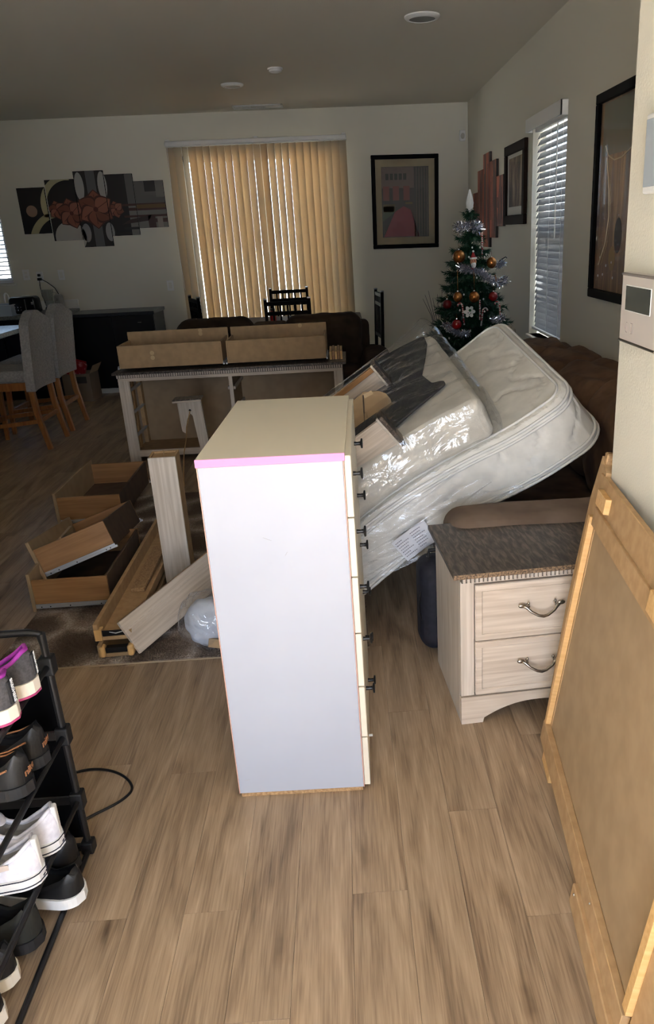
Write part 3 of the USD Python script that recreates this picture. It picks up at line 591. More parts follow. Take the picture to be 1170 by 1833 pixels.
V = np.stack([np.c_[P[:,0]-dy*wd,P[:,1]+dx*wd,np.full(N,.005)], np.c_[P[:,0]+dy*wd,P[:,1]-dx*wd,np.full(N,.005)], np.c_[P[:,0]+dx*ln_*.8,P[:,1]+dy*ln_*.8,hh_]], 1).reshape(-1,3)
obj('pile', trimesh.Trimesh(V, np.arange(3*N).reshape(-1,3), process=False), M['rug'], t, False, kind='stuff')
obj('pile_base', box((RX0+.004,RY0+.006,.004),(RX1-.004,RY1-.004,.0085),.002), M['rug'], t)
# ------------------------------------------------------------------ mattress and box spring
from scipy.interpolate import CubicSpline
KX = np.array([-.42,-.20,0,.155,.31,.445,.58,.68,.78,.88,.98,1.04]); KZ = np.array([.014,.03,.125,.25,.368,.448,.518,.562,.612,.672,.738,.782])
arc = np.r_[0, np.cumsum(np.hypot(np.diff(KX), np.diff(KZ)))]
CXs, CZs = CubicSpline(arc, KX), CubicSpline(arc, KZ); LM = arc[-1]
def bend(P, y0=2.92, skew=-.12):
    s, y, z = P[:,0], P[:,1], P[:,2]
    x, zz, dx, dz = CXs(s), CZs(s), CXs(s,1), CZs(s,1); k = np.hypot(dx, dz); nx, nz = -dz/k, dx/k
    lift = .055+.135*np.clip(s/LM, 0, 1.05)
    return np.c_[x+nx*z+skew*y, y0+y*.985, zz+nz*z+lift*y/.98]
def slab(Lx, Wy, z0, z1, plan, edge, ref, x0=0.):
    P = []; s = trimesh.creation.icosphere(subdivisions=1, radius=edge).vertices
    for cx in (x0+plan, x0+Lx-plan):
        for cy in (plan, Wy-plan):
            for a in np.arange(12)*PI/6:
                o = np.array([cx+(plan-edge)*math.cos(a), cy+(plan-edge)*math.sin(a), 0])
                P += [s+o+[0,0,z0+edge], s+o+[0,0,z1-edge]]
    return tm(m3.Manifold.hull_points(np.vstack(P)).refine_to_length(ref))
M['quilt_top'] = mottled('beige_quilt', (208,204,194), (220,216,206), (14,14,14), .8)
TM, WM = .262, .97
m = slab(LM, WM, 0, TM, .12, .035, .017); m.merge_vertices()
nv_ = m.vertex_normals.copy(); v = m.vertices.copy()
side = 1-np.abs(nv_[:,2]); u_ = v[:,0]*(np.abs(nv_[:,1]) > .5)+v[:,1]*(np.abs(nv_[:,1]) <= .5)
q1 = np.abs(np.sin(PI*(u_/.20+.30*np.sin(2*PI*v[:,2]/TM)))); q2 = np.abs(np.sin(PI*(v[:,0]/.26+.2*np.sin(2*PI*v[:,1]/.30)))); q3 = np.abs(np.sin(PI*(v[:,1]/.26+.2*np.sin(2*PI*v[:,0]/.30))))
gs = np.exp(-(q1/.085)**2)*side; gt = np.maximum(np.exp(-(q2/.10)**2), np.exp(-(q3/.10)**2))*np.clip(np.abs(nv_[:,2])*2-1,0,1)
wr = (meshkit.fbm(v*np.array([5.,16.,12.]), 3, 3)-.5)*.010
m.vertices = v+nv_*(-.017*gs-.008*gt+wr*.7)[:,None]
m.vertices = bend(m.vertices)
mt = thing('mattress', 'bare white quilted mattress propped up on the brown sofa', 'mattress')
def sub(fm):
    q = trimesh.Trimesh(m.vertices, m.faces[fm], process=False); q.remove_unreferenced_vertices(); return q
ft = (v[m.faces].mean(1)[:,2] > TM-.004) & (np.abs(nv_[m.faces].mean(1)[:,2]) > .85)
obj('quilted_border', sub(~ft), M['quilt'], mt, True)
obj('top_panel', sub(ft), M['quilt_top'], mt, True, label='beige quilted top panel')
M['piping'] = mat('piping_white', (226,224,220), .7)
def pip(z, off, r, x0=0., Lx=LM, Wy=WM, plan=.12):
    pts = []
    for cx, cy, a0 in ((x0+Lx-plan,plan,-PI/2),(x0+Lx-plan,Wy-plan,0),(x0+plan,Wy-plan,PI/2),(x0+plan,plan,PI)):
        for a in np.linspace(a0, a0+PI/2, 8): pts.append((cx+(plan+off)*math.cos(a), cy+(plan+off)*math.sin(a), z))
    pts = np.array(pts); out = []
    for i in range(len(pts)):
        a, b = pts[i], pts[(i+1)%len(pts)]; k = max(1, int(np.linalg.norm(b-a)/.03))
        out += [a+(b-a)*j/k for j in range(k)]
    return tube(bend(np.array(out)), r, 7, True)
for z in (.022, .045, TM-.045, TM-.022): obj('piping', pip(z, .001, .0065), M['piping'], mt, True)
obj('piping', pip(TM+.001, -.040, .006), M['piping'], mt, True)
# printed law label on the near side
def patch(x0, x1, z0, z1, y, nu=14, nv=8, amp=0, seed=0, sc=30, thick=.0012, edge=None):
    g = grid(nu, nv, lambda u, v: np.stack([x0+(x1-x0)*u, np.full_like(u, y), z0+(z1-z0)*v], -1))
    if edge is not None: g.vertices = edge(g.vertices)
    if amp: g.vertices[:,1] -= amp*np.abs(meshkit.fbm(g.vertices*sc, 3, seed)*2-1)
    return g
lx0 = .725
lb = patch(lx0, lx0+.15, .028, .135, -.038, 14, 9, .008, 4, 22); lb.vertices = bend(lb.vertices)
lab = obj('care_label', lb, mat('label_paper', (222,222,226), .8), mt, True, label='white printed care label')
txt = []
for i in range(7):
    for k in range(2):
        z = .122-.012*i; xx = lx0+.010+.068*k; ll = .058*(.6+.4*abs(math.sin(i*1.9+k)))
        for j in range(int(ll/.008)):
            txt.append(tube(bend(np.array([[xx+.008*j, -.0470, z],[xx+.008*j+.005, -.0470, z]])), .0011, 4))
obj('label_text', txt, mat('label_ink', (90,90,100), .8), lab)
# wrapped box spring lying on the mattress
from shapely.geometry.polygon import orient as orient_
SB0, TB = .10, .168; LB = 1.19
bs = thing('wrapped_box_spring', 'cream box spring with dark underside wrapped in clear plastic on top of the mattress', 'box spring')
m = slab(LB, WM-.02, TM+.004, TM+.004+TB, .06, .045, .022, SB0); m = displace(m, .007, 9., 5)
m.vertices = bend(m.vertices, 2.925, -.095); obj('cream_body', m, M['cover'], bs, True)
xe = SB0+LB
dp = Polygon([(SB0+.02,.02),(xe-.66,.02),(xe-.50,.06),(xe-.34,.13),(xe-.20,.20),(xe-.09,.27),(xe-.12,.31),(xe-.14,.31),(xe-.155,.48),(xe-.11,.65),(xe-.07,.8),(xe-.06,.90),(xe-.2,.94),(SB0+.02,.94)])
dp = orient_(dp.buffer(.03).buffer(-.06).buffer(.03))
gx = m3.Manifold.extrude(m3.CrossSection([np.array(dp.exterior.coords)[:-1]]), .010).refine_to_length(.03); gx = tm(gx)
gx.vertices = gx.vertices+np.array([0,0,TM+TB+.012]); gx.vertices[:,2] += (meshkit.fbm(gx.vertices*7, 3, 9)-.5)*.010
gx.vertices = bend(gx.vertices, 2.925, -.095); obj('dark_underside', gx, M['navyf'], bs, True)
def film_mat(name, tint, refl, rough, bstr=.35, bs_=(11,4,11), dif=.015, mul=1.0, ior=1.42):
    n = {'tc': ('texture_coordinate', {}), 'mp': ('mapping', {'scale': bs_, 'rotation': (0., .5, .3)}), 'n': ('noise_texture', {'scale': 1.0, 'detail': 4.0, 'distortion': 1.2}), 'b': ('bump', {'strength': bstr, 'distance': .02}),
         't': ('transparent_bsdf', {'color': tint}), 'g': ('glossy_bsdf', {'roughness': rough, 'color': (.95,.97,1.)}), 'd': ('diffuse_bsdf', {'color': (.75,.77,.8)}), 'md': ('mix_closure', {'fac': dif}),
         'f': ('layer_weight', {'blend': .5}), 'fk': ('math', {'math_type': 'power', 'value2': 3.0}), 'fa': ('math', {'math_type': 'multiply_add', 'value2': mul, 'value3': refl, 'use_clamp': True}), 'm': ('mix_closure', {})}
    l = [('tc.object','mp.vector'),('mp.vector','n.vector'),('n.fac','b.height'),('b.normal','g.normal'),('b.normal','f.normal'),('t.BSDF','md.closure1'),('d.BSDF','md.closure2'),('f.facing','fk.value1'),('fk.value','fa.value1'),('fa.value','m.fac'),('md.closure','m.closure1'),('g.BSDF','m.closure2')]
    return usdkit.material(stage, L+name, n, l, surface='m.closure')
M['film'] = film_mat('clear_film', (.97,.975,.98), .07, .08, .9, (7,5,7), .012, .6)
M['film2'] = film_mat('clear_film_loose', (1.,1.,1.), .06, .12, .5, (5,5,34), .05, .7)
m = slab(LB+.05, WM+.01, TM+.004, TM+TB+.036, .075, .05, .014, SB0-.02)
v = m.vertices; 
w_ = .016*(meshkit.fbm(v*np.array([7.,20.,20.]), 4, 11)-.42)+.010*np.abs(np.sin(34*v[:,1]+10*v[:,0]+5*meshkit.fbm(v*5,2,3)))*meshkit.noise(v*3, 8)
m.merge_vertices(); v = m.vertices
w_ = .006+.018*np.clip(meshkit.fbm(v*np.array([7.,20.,20.]), 4, 11)-.40, 0, 1)+.014*np.abs(np.sin(24*v[:,1]+9*v[:,0]+6*meshkit.fbm(v*4,2,3)))**3*meshkit.noise(v*3, 8)
m.vertices = v+m.vertex_normals*(w_+.004)[:,None]
pk = np.clip(1-np.hypot((m.vertices[:,0]-xe+.03)/.16,(m.vertices[:,1]-WM)/.22),0,1); m.vertices[:,2] += .05*pk*(m.vertices[:,2] > TM+.08)
m.vertices = bend(m.vertices, 2.918, -.095); obj('plastic_wrap', m, M['film'], bs, True, label='clear crinkled plastic film')
# the film hangs down over the mattress side
def hang(u, v):
    x = .34+(.78+.10*np.sin(5*v+1)+.06*np.sin(17*v))*u; z0 = .012+.03*np.sin(7*u); z = z0+(TM+.02-z0)*v
    y = -.020-.013*np.abs(np.sin(15*v+4*u*v+3*u))**2-.014*np.abs(np.sin(23*v-9*u*v+2))**4*meshkit.noise(np.stack([x*4,z*9,0*x],-1),2)-.010*meshkit.fbm(np.stack([x*7,z*30,0*x],-1),3,6)
    return np.stack([x, y, z], -1)
g = grid(90, 40, hang); g.vertices = bend(g.vertices); obj('hanging_film', g, M['film2'], bs, True)
# ------------------------------------------------------------------ second nightstand, lying on the box spring
R2 = rvec([.1959,-.6354,-.0755])
t = thing('upturned_nightstand', 'pale oak cabinet lying on its back on the wrapped box spring, sides up', 'nightstand', (.2063,2.951,.782), R2)
W, D, Lq = .597, .155, .42
for y in (0, W-.018):
    s = obj('side_panel', box((-Lq,y,0),(0,y+.018,D),.0015), M['oakx'], t)
obj('edge_rail', box((-Lq,.018,D-.03),(-.0,.034,D-.006),.001), M['brown'], t); obj('edge_rail', box((-Lq,W-.036,D-.02),(-.0,W-.020,D+.004),.001), M['brown'], t)
for y in (0, W-.03):
    obj('stone_top', box((.0,y-.012,-.006),(.026,y+.045,D+.012),.002), M['granite'], t, label='dark stone-look end piece'); obj('top_lip', box((-.002,y-.014,-.006),(.008,y-.002,D+.014),.001), M['oaky'], t)
obj('back_panel', box((-Lq,.018,.004),(-.0,W-.018,.010),0), M['hard'], t)
obj('cross_panel', box((-.26,.018,.01),(-.245,W-.02,D*.9),0), M['hard'], t)
cs = Polygon([(-.14,.56),(-.01,.885),(.066,.938),(.07,.944),(.135,.946),(.165,.935),(.184,.91),(.193,.875),(.190,.83),(.165,.775),(.10,.70)]).buffer(.003)
a = ext(cs, .005); a.vertices = np.c_[a.vertices[:,0], 3.30-a.vertices[:,2], a.vertices[:,1]]; a.invert() if a.volume < 0 else None
t = thing('cardboard_sheet', 'brown cardboard sheet with a rounded corner standing inside the upturned oak cabinet', 'cardboard', (0,0,0))
obj('sheet', a, M['card'], t, False); obj('fold_strip', box((.066,3.2935,.62),(.072,3.2955,.935),0), M['ddark'], t); obj('tape', xf(box((0,0,0),(.042,.001,.018),0),(.075,3.2935,.92),ry(-25)), mat('tape',(196,168,126),.4), t)
# ------------------------------------------------------------------ brown sofa on the right wall
t = thing('brown_sofa', 'brown suede sofa with puffy back along the right wall under the mattress', 'sofa')
def puff(lo, hi, r, amp, sc, seed, ref=.04): return displace(rbox(lo, hi, r, ref=ref), amp, sc, seed)
obj('base', rbox((.40,2.62,.02),(1.46,5.25,.30),.03), M['suede'], t)
for i, (a, b) in enumerate(((2.82,3.95),(3.96,5.05))): obj('seat_cushion', puff((.38,a,.24),(1.16,b,.43),.07,.012,6,20+i), M['suede'], t, True)
for i, (a, b) in enumerate(((2.80,3.42),(3.40,4.08),(4.06,4.62),(4.60,5.24))):
    c = puff((1.06,a,.40),(1.48,b,.93-.012*i),.14,.030,7,30+i); c.vertices[:,2] += .010*np.sin(c.vertices[:,0]*40+c.vertices[:,1]*9)
    obj('back_cushion', c, M['suede'], t, True)
obj('back_frame', rbox((1.30,2.62,.05),(1.50,5.25,.80),.04), M['suede'], t)
a = puff((.335,2.545,.44),(1.30,2.80,.605),.076,.006,5,40); obj('arm_pad', a, M['taupe'], t, True, label='taupe rounded arm')
obj('arm', rbox((.41,2.57,.02),(1.30,2.78,.46),.03), M['taupe'], t)
obj('arm', rbox((.41,5.1,.02),(1.30,5.34,.60),.08), M['suede'], t)
# navy suitcase
t = thing('navy_suitcase', 'dark navy soft suitcase squeezed between the nightstand and the mattress', 'suitcase', (.318,2.72,.0), rz(6))
b = rbox((-.085,-.06,.012),(.07,.10,.40),.058, ref=.03); obj('body', b, M['bag_navy'], t, True)
pts = [(-.012,-.062+.0*k, .012+.39*k) for k in np.linspace(.12,.9,12)]
obj('zip', tube([(-.02-.068*math.sin(PI*k), -.02, .03+.36*k) for k in np.linspace(0,1,24)], .004, 6), M['black'], t)
obj('handle', tube([(-.04,.02,.398),(-.035,.02,.425),(.03,.02,.425),(.035,.02,.398)], .008, 8), M['blackpl'], t)
for y in (-.035,.075): obj('wheel', xf(lathe([(0,0),(.012,0),(.012,.012),(0,.012)],14),(-.02,y,.012),ry(90)), M['black'], t)
# clear bag with white stuffing
t = thing('plastic_bag', 'clear plastic bag with white padding on the rug beside the white chest', 'bag', (-.625,2.875,.012))
m = displace(ell((.006,0,.098),(.100,.092,.100),4), .036, 10, 50); m.vertices[:,2] = np.maximum(m.vertices[:,2], .002); obj('white_padding', m, mat('padding_white',(206,213,226),.9), t, True)
m = ell((0,-.006,.112),(.124,.112,.116),5); v = m.vertices; m.vertices = v+m.vertex_normals*(.03*(meshkit.fbm(v*17,4,52)-.45)+.008*np.abs(np.sin(40*v[:,0]+30*v[:,2]+8*meshkit.fbm(v*9,2,5))))[:,None]; m.vertices[:,2] = np.maximum(m.vertices[:,2], .001)
M['bagfilm'] = film_mat('bag_film', (1.,1.,1.), .10, .10, .5, (12,12,12), .03, .6); obj('plastic_film', m, M['bagfilm'], t, True)
obj('cardboard_scrap', xf(box((-.03,-.006,0),(.03,.006,.04),.002),(.03,-.105,.03),ry(12)), M['card'], t)
# ------------------------------------------------------------------ dark reclining sofa behind the low dresser
t = thing('dark_sofa', 'dark brown reclining sofa with two padded backs behind the low dresser', 'sofa')
obj('base', rbox((-1.55,6.45,.03),(.40,7.35,.42),.05), M['dbrown'], t)
for i, (a, b) in enumerate(((-1.50,-.80),(-.52,.17))):
    obj('back_cushion', puff((a,6.98,.36),(b,7.32,.925-.004*i),.12,.016,6,60+i), M['dbrown'], t, True); obj('seat_cushion', puff((a,6.42,.34),(b,7.05,.50),.08,.01,6,64+i), M['dbrown'], t, True)
obj('console', rbox((-.82,6.5,.3),(-.50,7.3,.868),.05), M['dbrown'], t)
obj('arm', rbox((.14,6.35,.05),(.42,7.25,.62),.12), M['dbrown'], t); obj('arm', rbox((-1.74,6.35,.05),(-1.47,7.25,.62),.12), M['dbrown'], t)
obj('back_frame', rbox((-1.52,7.2,.05),(.24,7.36,.84),.05), M['dbrown'], t)
# dining table and chairs behind it
t = thing('dining_table', 'dark wooden dining table behind the reclining sofa', 'table', (-.55,8.25,0))
obj('table_top', box((-.75,-.48,.725),(.75,.48,.765),.006), M['dkwood'], t)
for sx in (-1,1):
    for sy in (-1,1): obj('leg', bar((sx*.68,sy*.41,0),(sx*.68,sy*.41,.725),.05,.05,(0,1,0),.08,.08), M['dkwood'], t)
obj('apron', [box((-.68,-.42,.64),(.68,-.40,.725)), box((-.68,.40,.64),(.68,.42,.725))], M['dkwood'], t)
t = thing('red_jar', 'small red jar on the dining table behind the sofa', 'jar', (-.70,8.02,.765))
obj('jar_body', lathe([(0,0),(.028,0),(.03,.01),(.03,.11),(.022,.125),(0,.126)],20), mat('jar_red',(170,30,26),.3), t); obj('lid', lathe([(0,.126),(.024,.126),(.024,.145),(0,.146)],20), M['black'], t)
def dchair(label, loc, rot, group=None):
    t = thing('dining_chair', label, 'chair', loc, rot, group); H = 1.035; w = .205
    for s in (-1,1):
        obj('back_post', bar((s*w,.22,0),(s*w,.25,H),.032,.036,(0,1,0),.028,.03), M['frameblk'], t)
        obj('post_cap', rbox((s*w-.017,.231,H-.002),(s*w+.017,.268,H+.016),.006), M['chrome'], t)
        obj('front_leg', bar((s*w,-.2,0),(s*w,-.2,.44),.034,.034,(0,1,0)), M['frameblk'], t)
    obj('seat', rbox((-.225,-.23,.43),(.225,.225,.485),.02), M['dbrown'], t)
    for z in (1.0,.91,.60): obj('cross_rail', bar((-w,.222+.03*z,z),(w,.222+.03*z,z),.024,.036), M['frameblk'], t)
    for k in range(5): obj('spindle', bar((-w+.068*(k+1),.24,.60),(-w+.068*(k+1),.25,1.0),.016,.02,(0,1,0)), M['frameblk'], t)
    obj('stretcher', [bar((-w,-.2,.2),(-w,.22,.2),.02,.02), bar((w,-.2,.2),(w,.22,.2),.02,.02)], M['frameblk'], t)
    return t
c0 = dchair('black ladder-back dining chair nearest the sofa, on the near side of the table', (-.50,7.72,0), rz(178))
dup(c0, 'dining_chair', 'black ladder-back dining chair on the far side of the table, right before the blind', (-.58,8.80,0), rz(2))
dup(c0, 'dining_chair', 'black dining chair seen edge-on at the left end of the dining table', (-1.30,8.45,0), rz(112))
dup(c0, 'dining_chair', 'black dining chair seen edge-on at the right end beside the dark sofa', (.13,7.95,0), rz(-84))
# ------------------------------------------------------------------ kitchen corner
t = thing('kitchen_counter', 'dark kitchen counter with pale top along the back wall at the left', 'counter')
obj('worktop', box((XL+.003,8.62,.875),(-3.03,YB-.003,.912),.004), M['ctop'], t); obj('splashback', box((XL+.003,YB-.02,.912),(-3.03,YB-.003,1.01),.003), M['white'], t)
for i in range(4):
    x0 = -5.6+.645*i; c = obj('cabinet', box((x0,8.68,.10),(x0+.635,YB-.02,.875),.003), M['cblue'], t)
    obj('cabinet_door', box((x0+.01,8.66,.12),(x0+.625,8.68,.72),.004), M['cblue'], c); obj('drawer_front', box((x0+.01,8.66,.735),(x0+.625,8.68,.865),.004), M['cblue'], c); obj('handle', bar((x0+.22,8.645,.80),(x0+.42,8.645,.80),.01,.01), M['nickel'], c)
obj('plinth', box((XL+.003,8.72,0),(-3.05,YB-.03,.10),0), M['black'], t)
t = thing('kitchen_island', 'kitchen island with shiny stone top reflecting the window beside the grey bar stools', 'kitchen island')
obj('worktop', box((-4.9,5.9,.872),(-2.93,7.62,.912),.004), M['itop'], t); obj('island_body', box((-4.7,6.2,0),(-3.28,7.4,.872),.004), M['blackcab'], t)
for i in range(3): obj('panel', box((-3.28,6.24+.39*i,.1),(-3.265,6.61+.39*i,.83),.003), M['dkwood'], t)
t = thing('black_low_cabinet', 'black glossy low cabinet standing between the kitchen counter and the blind', 'cabinet', (0,0,0))
obj('body', box((-2.99,8.80,.06),(-2.075,YB-.02,.85),.003), M['blackcab'], t); obj('top_panel', box((-3.005,8.78,.85),(-2.06,YB-.01,.885),.004), mat('grey_black_top',(44,48,52),.25), t)
for i in range(2):
    d = obj('door', box((-2.985+.455*i,8.782,.08),(-2.533+.455*i,8.80,.845),.003), M['blackcab'], t)
obj('badge', box((-2.25,8.7795,.765),(-2.21,8.7825,.775),.001), M['nickel'], t); obj('plinth', box((-2.97,8.83,0),(-2.1,YB-.03,.06),0), M['trim'], t, label='pale plinth')
t = thing('toaster', 'black toaster on the kitchen counter below the plugged-in socket', 'toaster', (-3.45,8.86,.912))
b = rbox((-.155,-.09,.008),(.155,.09,.185),.035); b.vertices[:,0] *= 1-.10*(b.vertices[:,2]/.185)**2
obj('body', b, mat('toaster_black',(14,14,16),.22), t, True)
obj('slot', [box((-.11,-.05,.1845),(.11,-.02,.187),0), box((-.11,.02,.1845),(.11,.05,.187),0)], M['chrome'], t)
obj('lever', rbox((.10,-.098,.10),(.122,-.085,.13),.004), M['chrome'], t)
obj('button', [xf(lathe([(0,0),(.007,0),(.006,.004),(0,.004)],10),(-.08+.032*i,-.089,.05+.03*j),rx(90)) for i in range(3) for j in range(2)], M['chrome'], t)
obj('side_trim', box((.03,-.0915,.02),(.042,-.089,.16),.001), M['nickel'], t); obj('foot', [box((x-.02,-.06,0),(x+.02,.06,.012)) for x in (-.11,.11)], M['black'], t)
GL = glass_film('thin_glass', (.90,.92,.92), .05, .08, .7, 3.0)
t = thing('glass_blender', 'clear glass blender jug on the counter right of the toaster', 'blender', (-3.22,8.95,.912))
obj('jug', lathe([(0,.06),(.04,.06),(.05,.10),(.062,.235),(.065,.24),(.060,.235),(.047,.10),(.036,.066),(0,.066)],28), GL, t, True)
obj('motor_base', lathe([(0,0),(.058,0),(.06,.01),(.048,.055),(.035,.062),(0,.062)],28), M['chrome'], t, True); obj('jug_handle', tube([(.058,0,.21),(.092,0,.20),(.09,0,.12),(.05,0,.105)],.006,8), GL, t)
t = thing('kitchen_gadget', 'white upright kitchen gadget with a black button at the end of the counter', 'kitchen gadget', (-3.087,8.88,.912))
b = rbox((-.05,-.05,0),(.05,.05,.19),.025); b.vertices[:,0] *= 1-.25*(b.vertices[:,2]/.19); obj('body', b, mat('appliance_white',(150,150,148),.4), t, True); obj('button', rbox((-.018,-.05,.12),(.018,-.038,.155),.006), M['black'], t)
obj('power_cord', tube([(.05,0,.02),(.075,-.02,.03),(.09,-.03,-.03),(.085,-.03,-.10)],.004,6), M['black'], t)
t = thing('storage_tub', 'pale bluish translucent tub on the counter at the left edge', 'tub', (-3.77,8.78,.912))
tb = cutbox((-.24,-.12,0),(.24,.12,.115),[((-.234,-.114,.006),(.234,.114,.2))]); obj('tub', tb, mat('tub_blue',(190,206,226),.3), t, False); obj('rim', [box((-.25,-.13,.108),(.25,-.118,.118)), box((-.25,.118,.108),(.25,.13,.118)), box((-.25,-.13,.108),(-.238,.13,.118)), box((.238,-.13,.108),(.25,.13,.118))], mat('tub_rim',(206,218,234),.3), t)
t = thing('kitchen_tap', 'pale curved kitchen tap behind the tub beneath the kitchen window', 'tap', (-3.72,9.12,.912))
obj('base', lathe([(0,0),(.026,0),(.024,.02),(.016,.03),(0,.03)],18), M['nickel'], t); obj('spout', tube([(0,0,.02),(0,0,.16)]+[(0,-.055+.055*math.cos(a),.16+.055*math.sin(a)) for a in np.linspace(.3,PI,8)]+[(0,-.11,.12)],.010,10), M['white'], t, True); obj('lever', rod((.016,0,.05),(.07,0,.075),.006), M['nickel'], t)
t = thing('soap_bottle', 'white cylindrical canister on the counter between tub and toaster', 'canister', (-3.52,9.10,.912)); obj('can', lathe([(0,0),(.045,0),(.045,.16),(.042,.165),(0,.166)],24), mat('canister_white',(206,206,200),.5), t); obj('lid', lathe([(0,.166),(.046,.166),(.046,.182),(0,.184)],24), M['white'], t)
# wall plates
def plate(name, label, cat, x, z, w, h, kind):
    t = thing(name, label, cat, (x,YB,z)); obj('plate', rbox((-w/2,-.007,-h/2),(w/2,0,h/2),.003), M['white'], t)
    if kind == 'switch': obj('rocker', rbox((-.017,-.011,-.033),(.017,-.005,.033),.002), M['trim'], t); return t
    for z_ in (.022,-.022): obj('socket_face', rbox((-.016,-.009,z_-.014),(.016,-.005,z_+.014),.002), M['trim'], t)
    return t
s = at(305,511,Y=YB); plate('light_switch', 'white light switch on the back wall left of the vertical blind', 'light switch', s[0], s[2], .075, .115, 'switch')
s = at(72,496,Y=YB); o = plate('wall_socket', 'white wall socket with a black plug above the toaster', 'socket', s[0], s[2], .075, .115, 'o')
s2 = at(47,492,Y=YB); plate('wall_socket', 'white empty wall socket left of the black plug, under the art', 'socket', s2[0], s2[2], .075, .115, 'o')
s3 = at(110,492,Y=YB); plate('wall_switch', 'small white switch plate right of the black plug', 'light switch', s3[0], s3[2], .07, .11, 'switch')
t = thing('plug_and_cord', 'black plugs with two cords hanging from the wall socket to the counter', 'plug', (s[0],YB-.009,s[2]))
obj('plug', [rbox((-.014,-.035,.008),(.014,0,.036),.005), rbox((-.022,-.04,-.036),(.02,0,-.008),.005)], M['black'], t)
obj('cord', tube([(0,-.03,-.03),(.0,-.05,-.09),(.02,-.10,-.14),(.06,-.2,-.20),(.10,-.25,-.27)],.004,6), M['black'], t); obj('cord', tube([(.018,-.03,-.02),(.09,-.05,-.06),(.17,-.08,-.12),(.22,-.12,-.20),(.25,-.2,-.27)],.004,6), M['black'], t)
# ------------------------------------------------------------------ bar stools
def stool(label, y):
    t = thing('bar_stool', label, 'bar stool', (-2.81,y,0))
    sx, w = .26, .215
    for s in (-1,1):
        obj('rear_leg', [bar((.235,s*.205,.50),(.245,s*.21,.30),.042,.05,(0,1,0)), bar((.245,s*.21,.31),(.30,s*.215,0),.042,.05,(0,1,0),.036,.04)], M['stoolwood'], t)
        obj('front_leg', bar((-.20,s*.205,.56),(-.225,s*.215,0),.046,.046,(0,1,0),.034,.034), M['stoolwood'], t)
        obj('side_stretcher', bar((-.215,s*.21,.20),(.26,s*.21,.24),.022,.034), M['stoolwood'], t)
    obj('front_stretcher', bar((-.215,-.21,.20),(-.215,.21,.20),.028,.045), M['stoolwood'], t); obj('rear_stretcher', bar((.258,-.21,.24),(.258,.21,.24),.022,.034), M['stoolwood'], t)
    obj('seat_rail', [box((-.225,-.225,.50),(.25,-.195,.565),.004), box((-.225,.195,.50),(.25,.225,.565),.004), box((-.225,-.2,.50),(-.195,.2,.565),.004), box((.22,-.2,.50),(.25,.2,.565),.004)], M['stoolwood'], t)
    obj('seat', displace(rbox((-.25,-.235,.56),(.235,.235,.66),.04,ref=.04),.003,6,5), M['greyfab'], t, True)
    poly = Polygon([(-.225,.50),(.225,.50),(.235,.75),(.235,1.01),(.20,1.035),(.12,1.07),(.06,1.098),(0,1.106),(-.06,1.098),(-.12,1.07),(-.20,1.035),(-.235,1.01),(-.235,.75)]).buffer(.012)
    b = tm(m3.Manifold.extrude(m3.CrossSection([np.array(poly.exterior.coords)[:-1][::-1] if not poly.exterior.is_ccw else np.array(poly.exterior.coords)[:-1]]), .075).refine_to_length(.05))
    v = b.vertices; zz = v[:,1]; b.vertices = np.c_[.205+v[:,2]+.10*np.clip(zz-.5, 0, 1)**1.2-.03*(1-(v[:,0]/.24)**2), v[:,0], zz]
    if b.volume < 0: b.invert()
    obj('backrest', b, M['greyfab'], t, 50); obj('seat_welt', tube([(.245,y_,.512) for y_ in np.linspace(-.225,.225,8)],.005,6), M['greyfab'], t)
    return t
s0 = stool('grey upholstered bar stool with honey-wood legs, the nearer of the two', 6.60)
dup(s0, 'bar_stool', 'grey upholstered bar stool with honey-wood legs, the farther one by the cardboard box', (-2.83,7.24,0))
t = thing('cardboard_box', 'small printed cardboard box on the floor before the black cabinet', 'box', (-2.88,8.52,0), rz(-4))
b = cutbox((-.15,-.13,0),(.15,.13,.30),[((-.144,-.124,.006),(.144,.124,.4))]); obj('box_body', b, mat('box_grey_brown',(128,112,96),.85), t, False)
obj('print_label', box((-.02,-.1312,.20),(.11,-.13,.27),0), mat('box_print',(58,54,52),.8), t); obj('flap', xf(box((0,-.13,-.003),(.10,.13,0),0),(.15,0,.30),ry(-60)), mat('box_flap',(140,122,104),.85), t)
t = thing('red_snack_bag', 'crumpled red packet with white print sticking out of the cardboard box', 'packet', (-2.93,8.50,.26), ry(18))
b = displace(rbox((-.10,-.05,0),(.10,.05,.17),.035,ref=.03),.012,14,8); obj('packet', b, mottled('packet_red',(150,20,34),(206,120,130),(16,16,16),.35,lo=.5,hi=.6), t, True); obj('crimp', box((-.09,-.006,.165),(.09,.006,.19),.002), mat('packet_crimp',(170,30,44),.35), t)
# ------------------------------------------------------------------ pictures
def flat(poly, Y, t, y0=0): return onwall(poly, Y-y0, t)
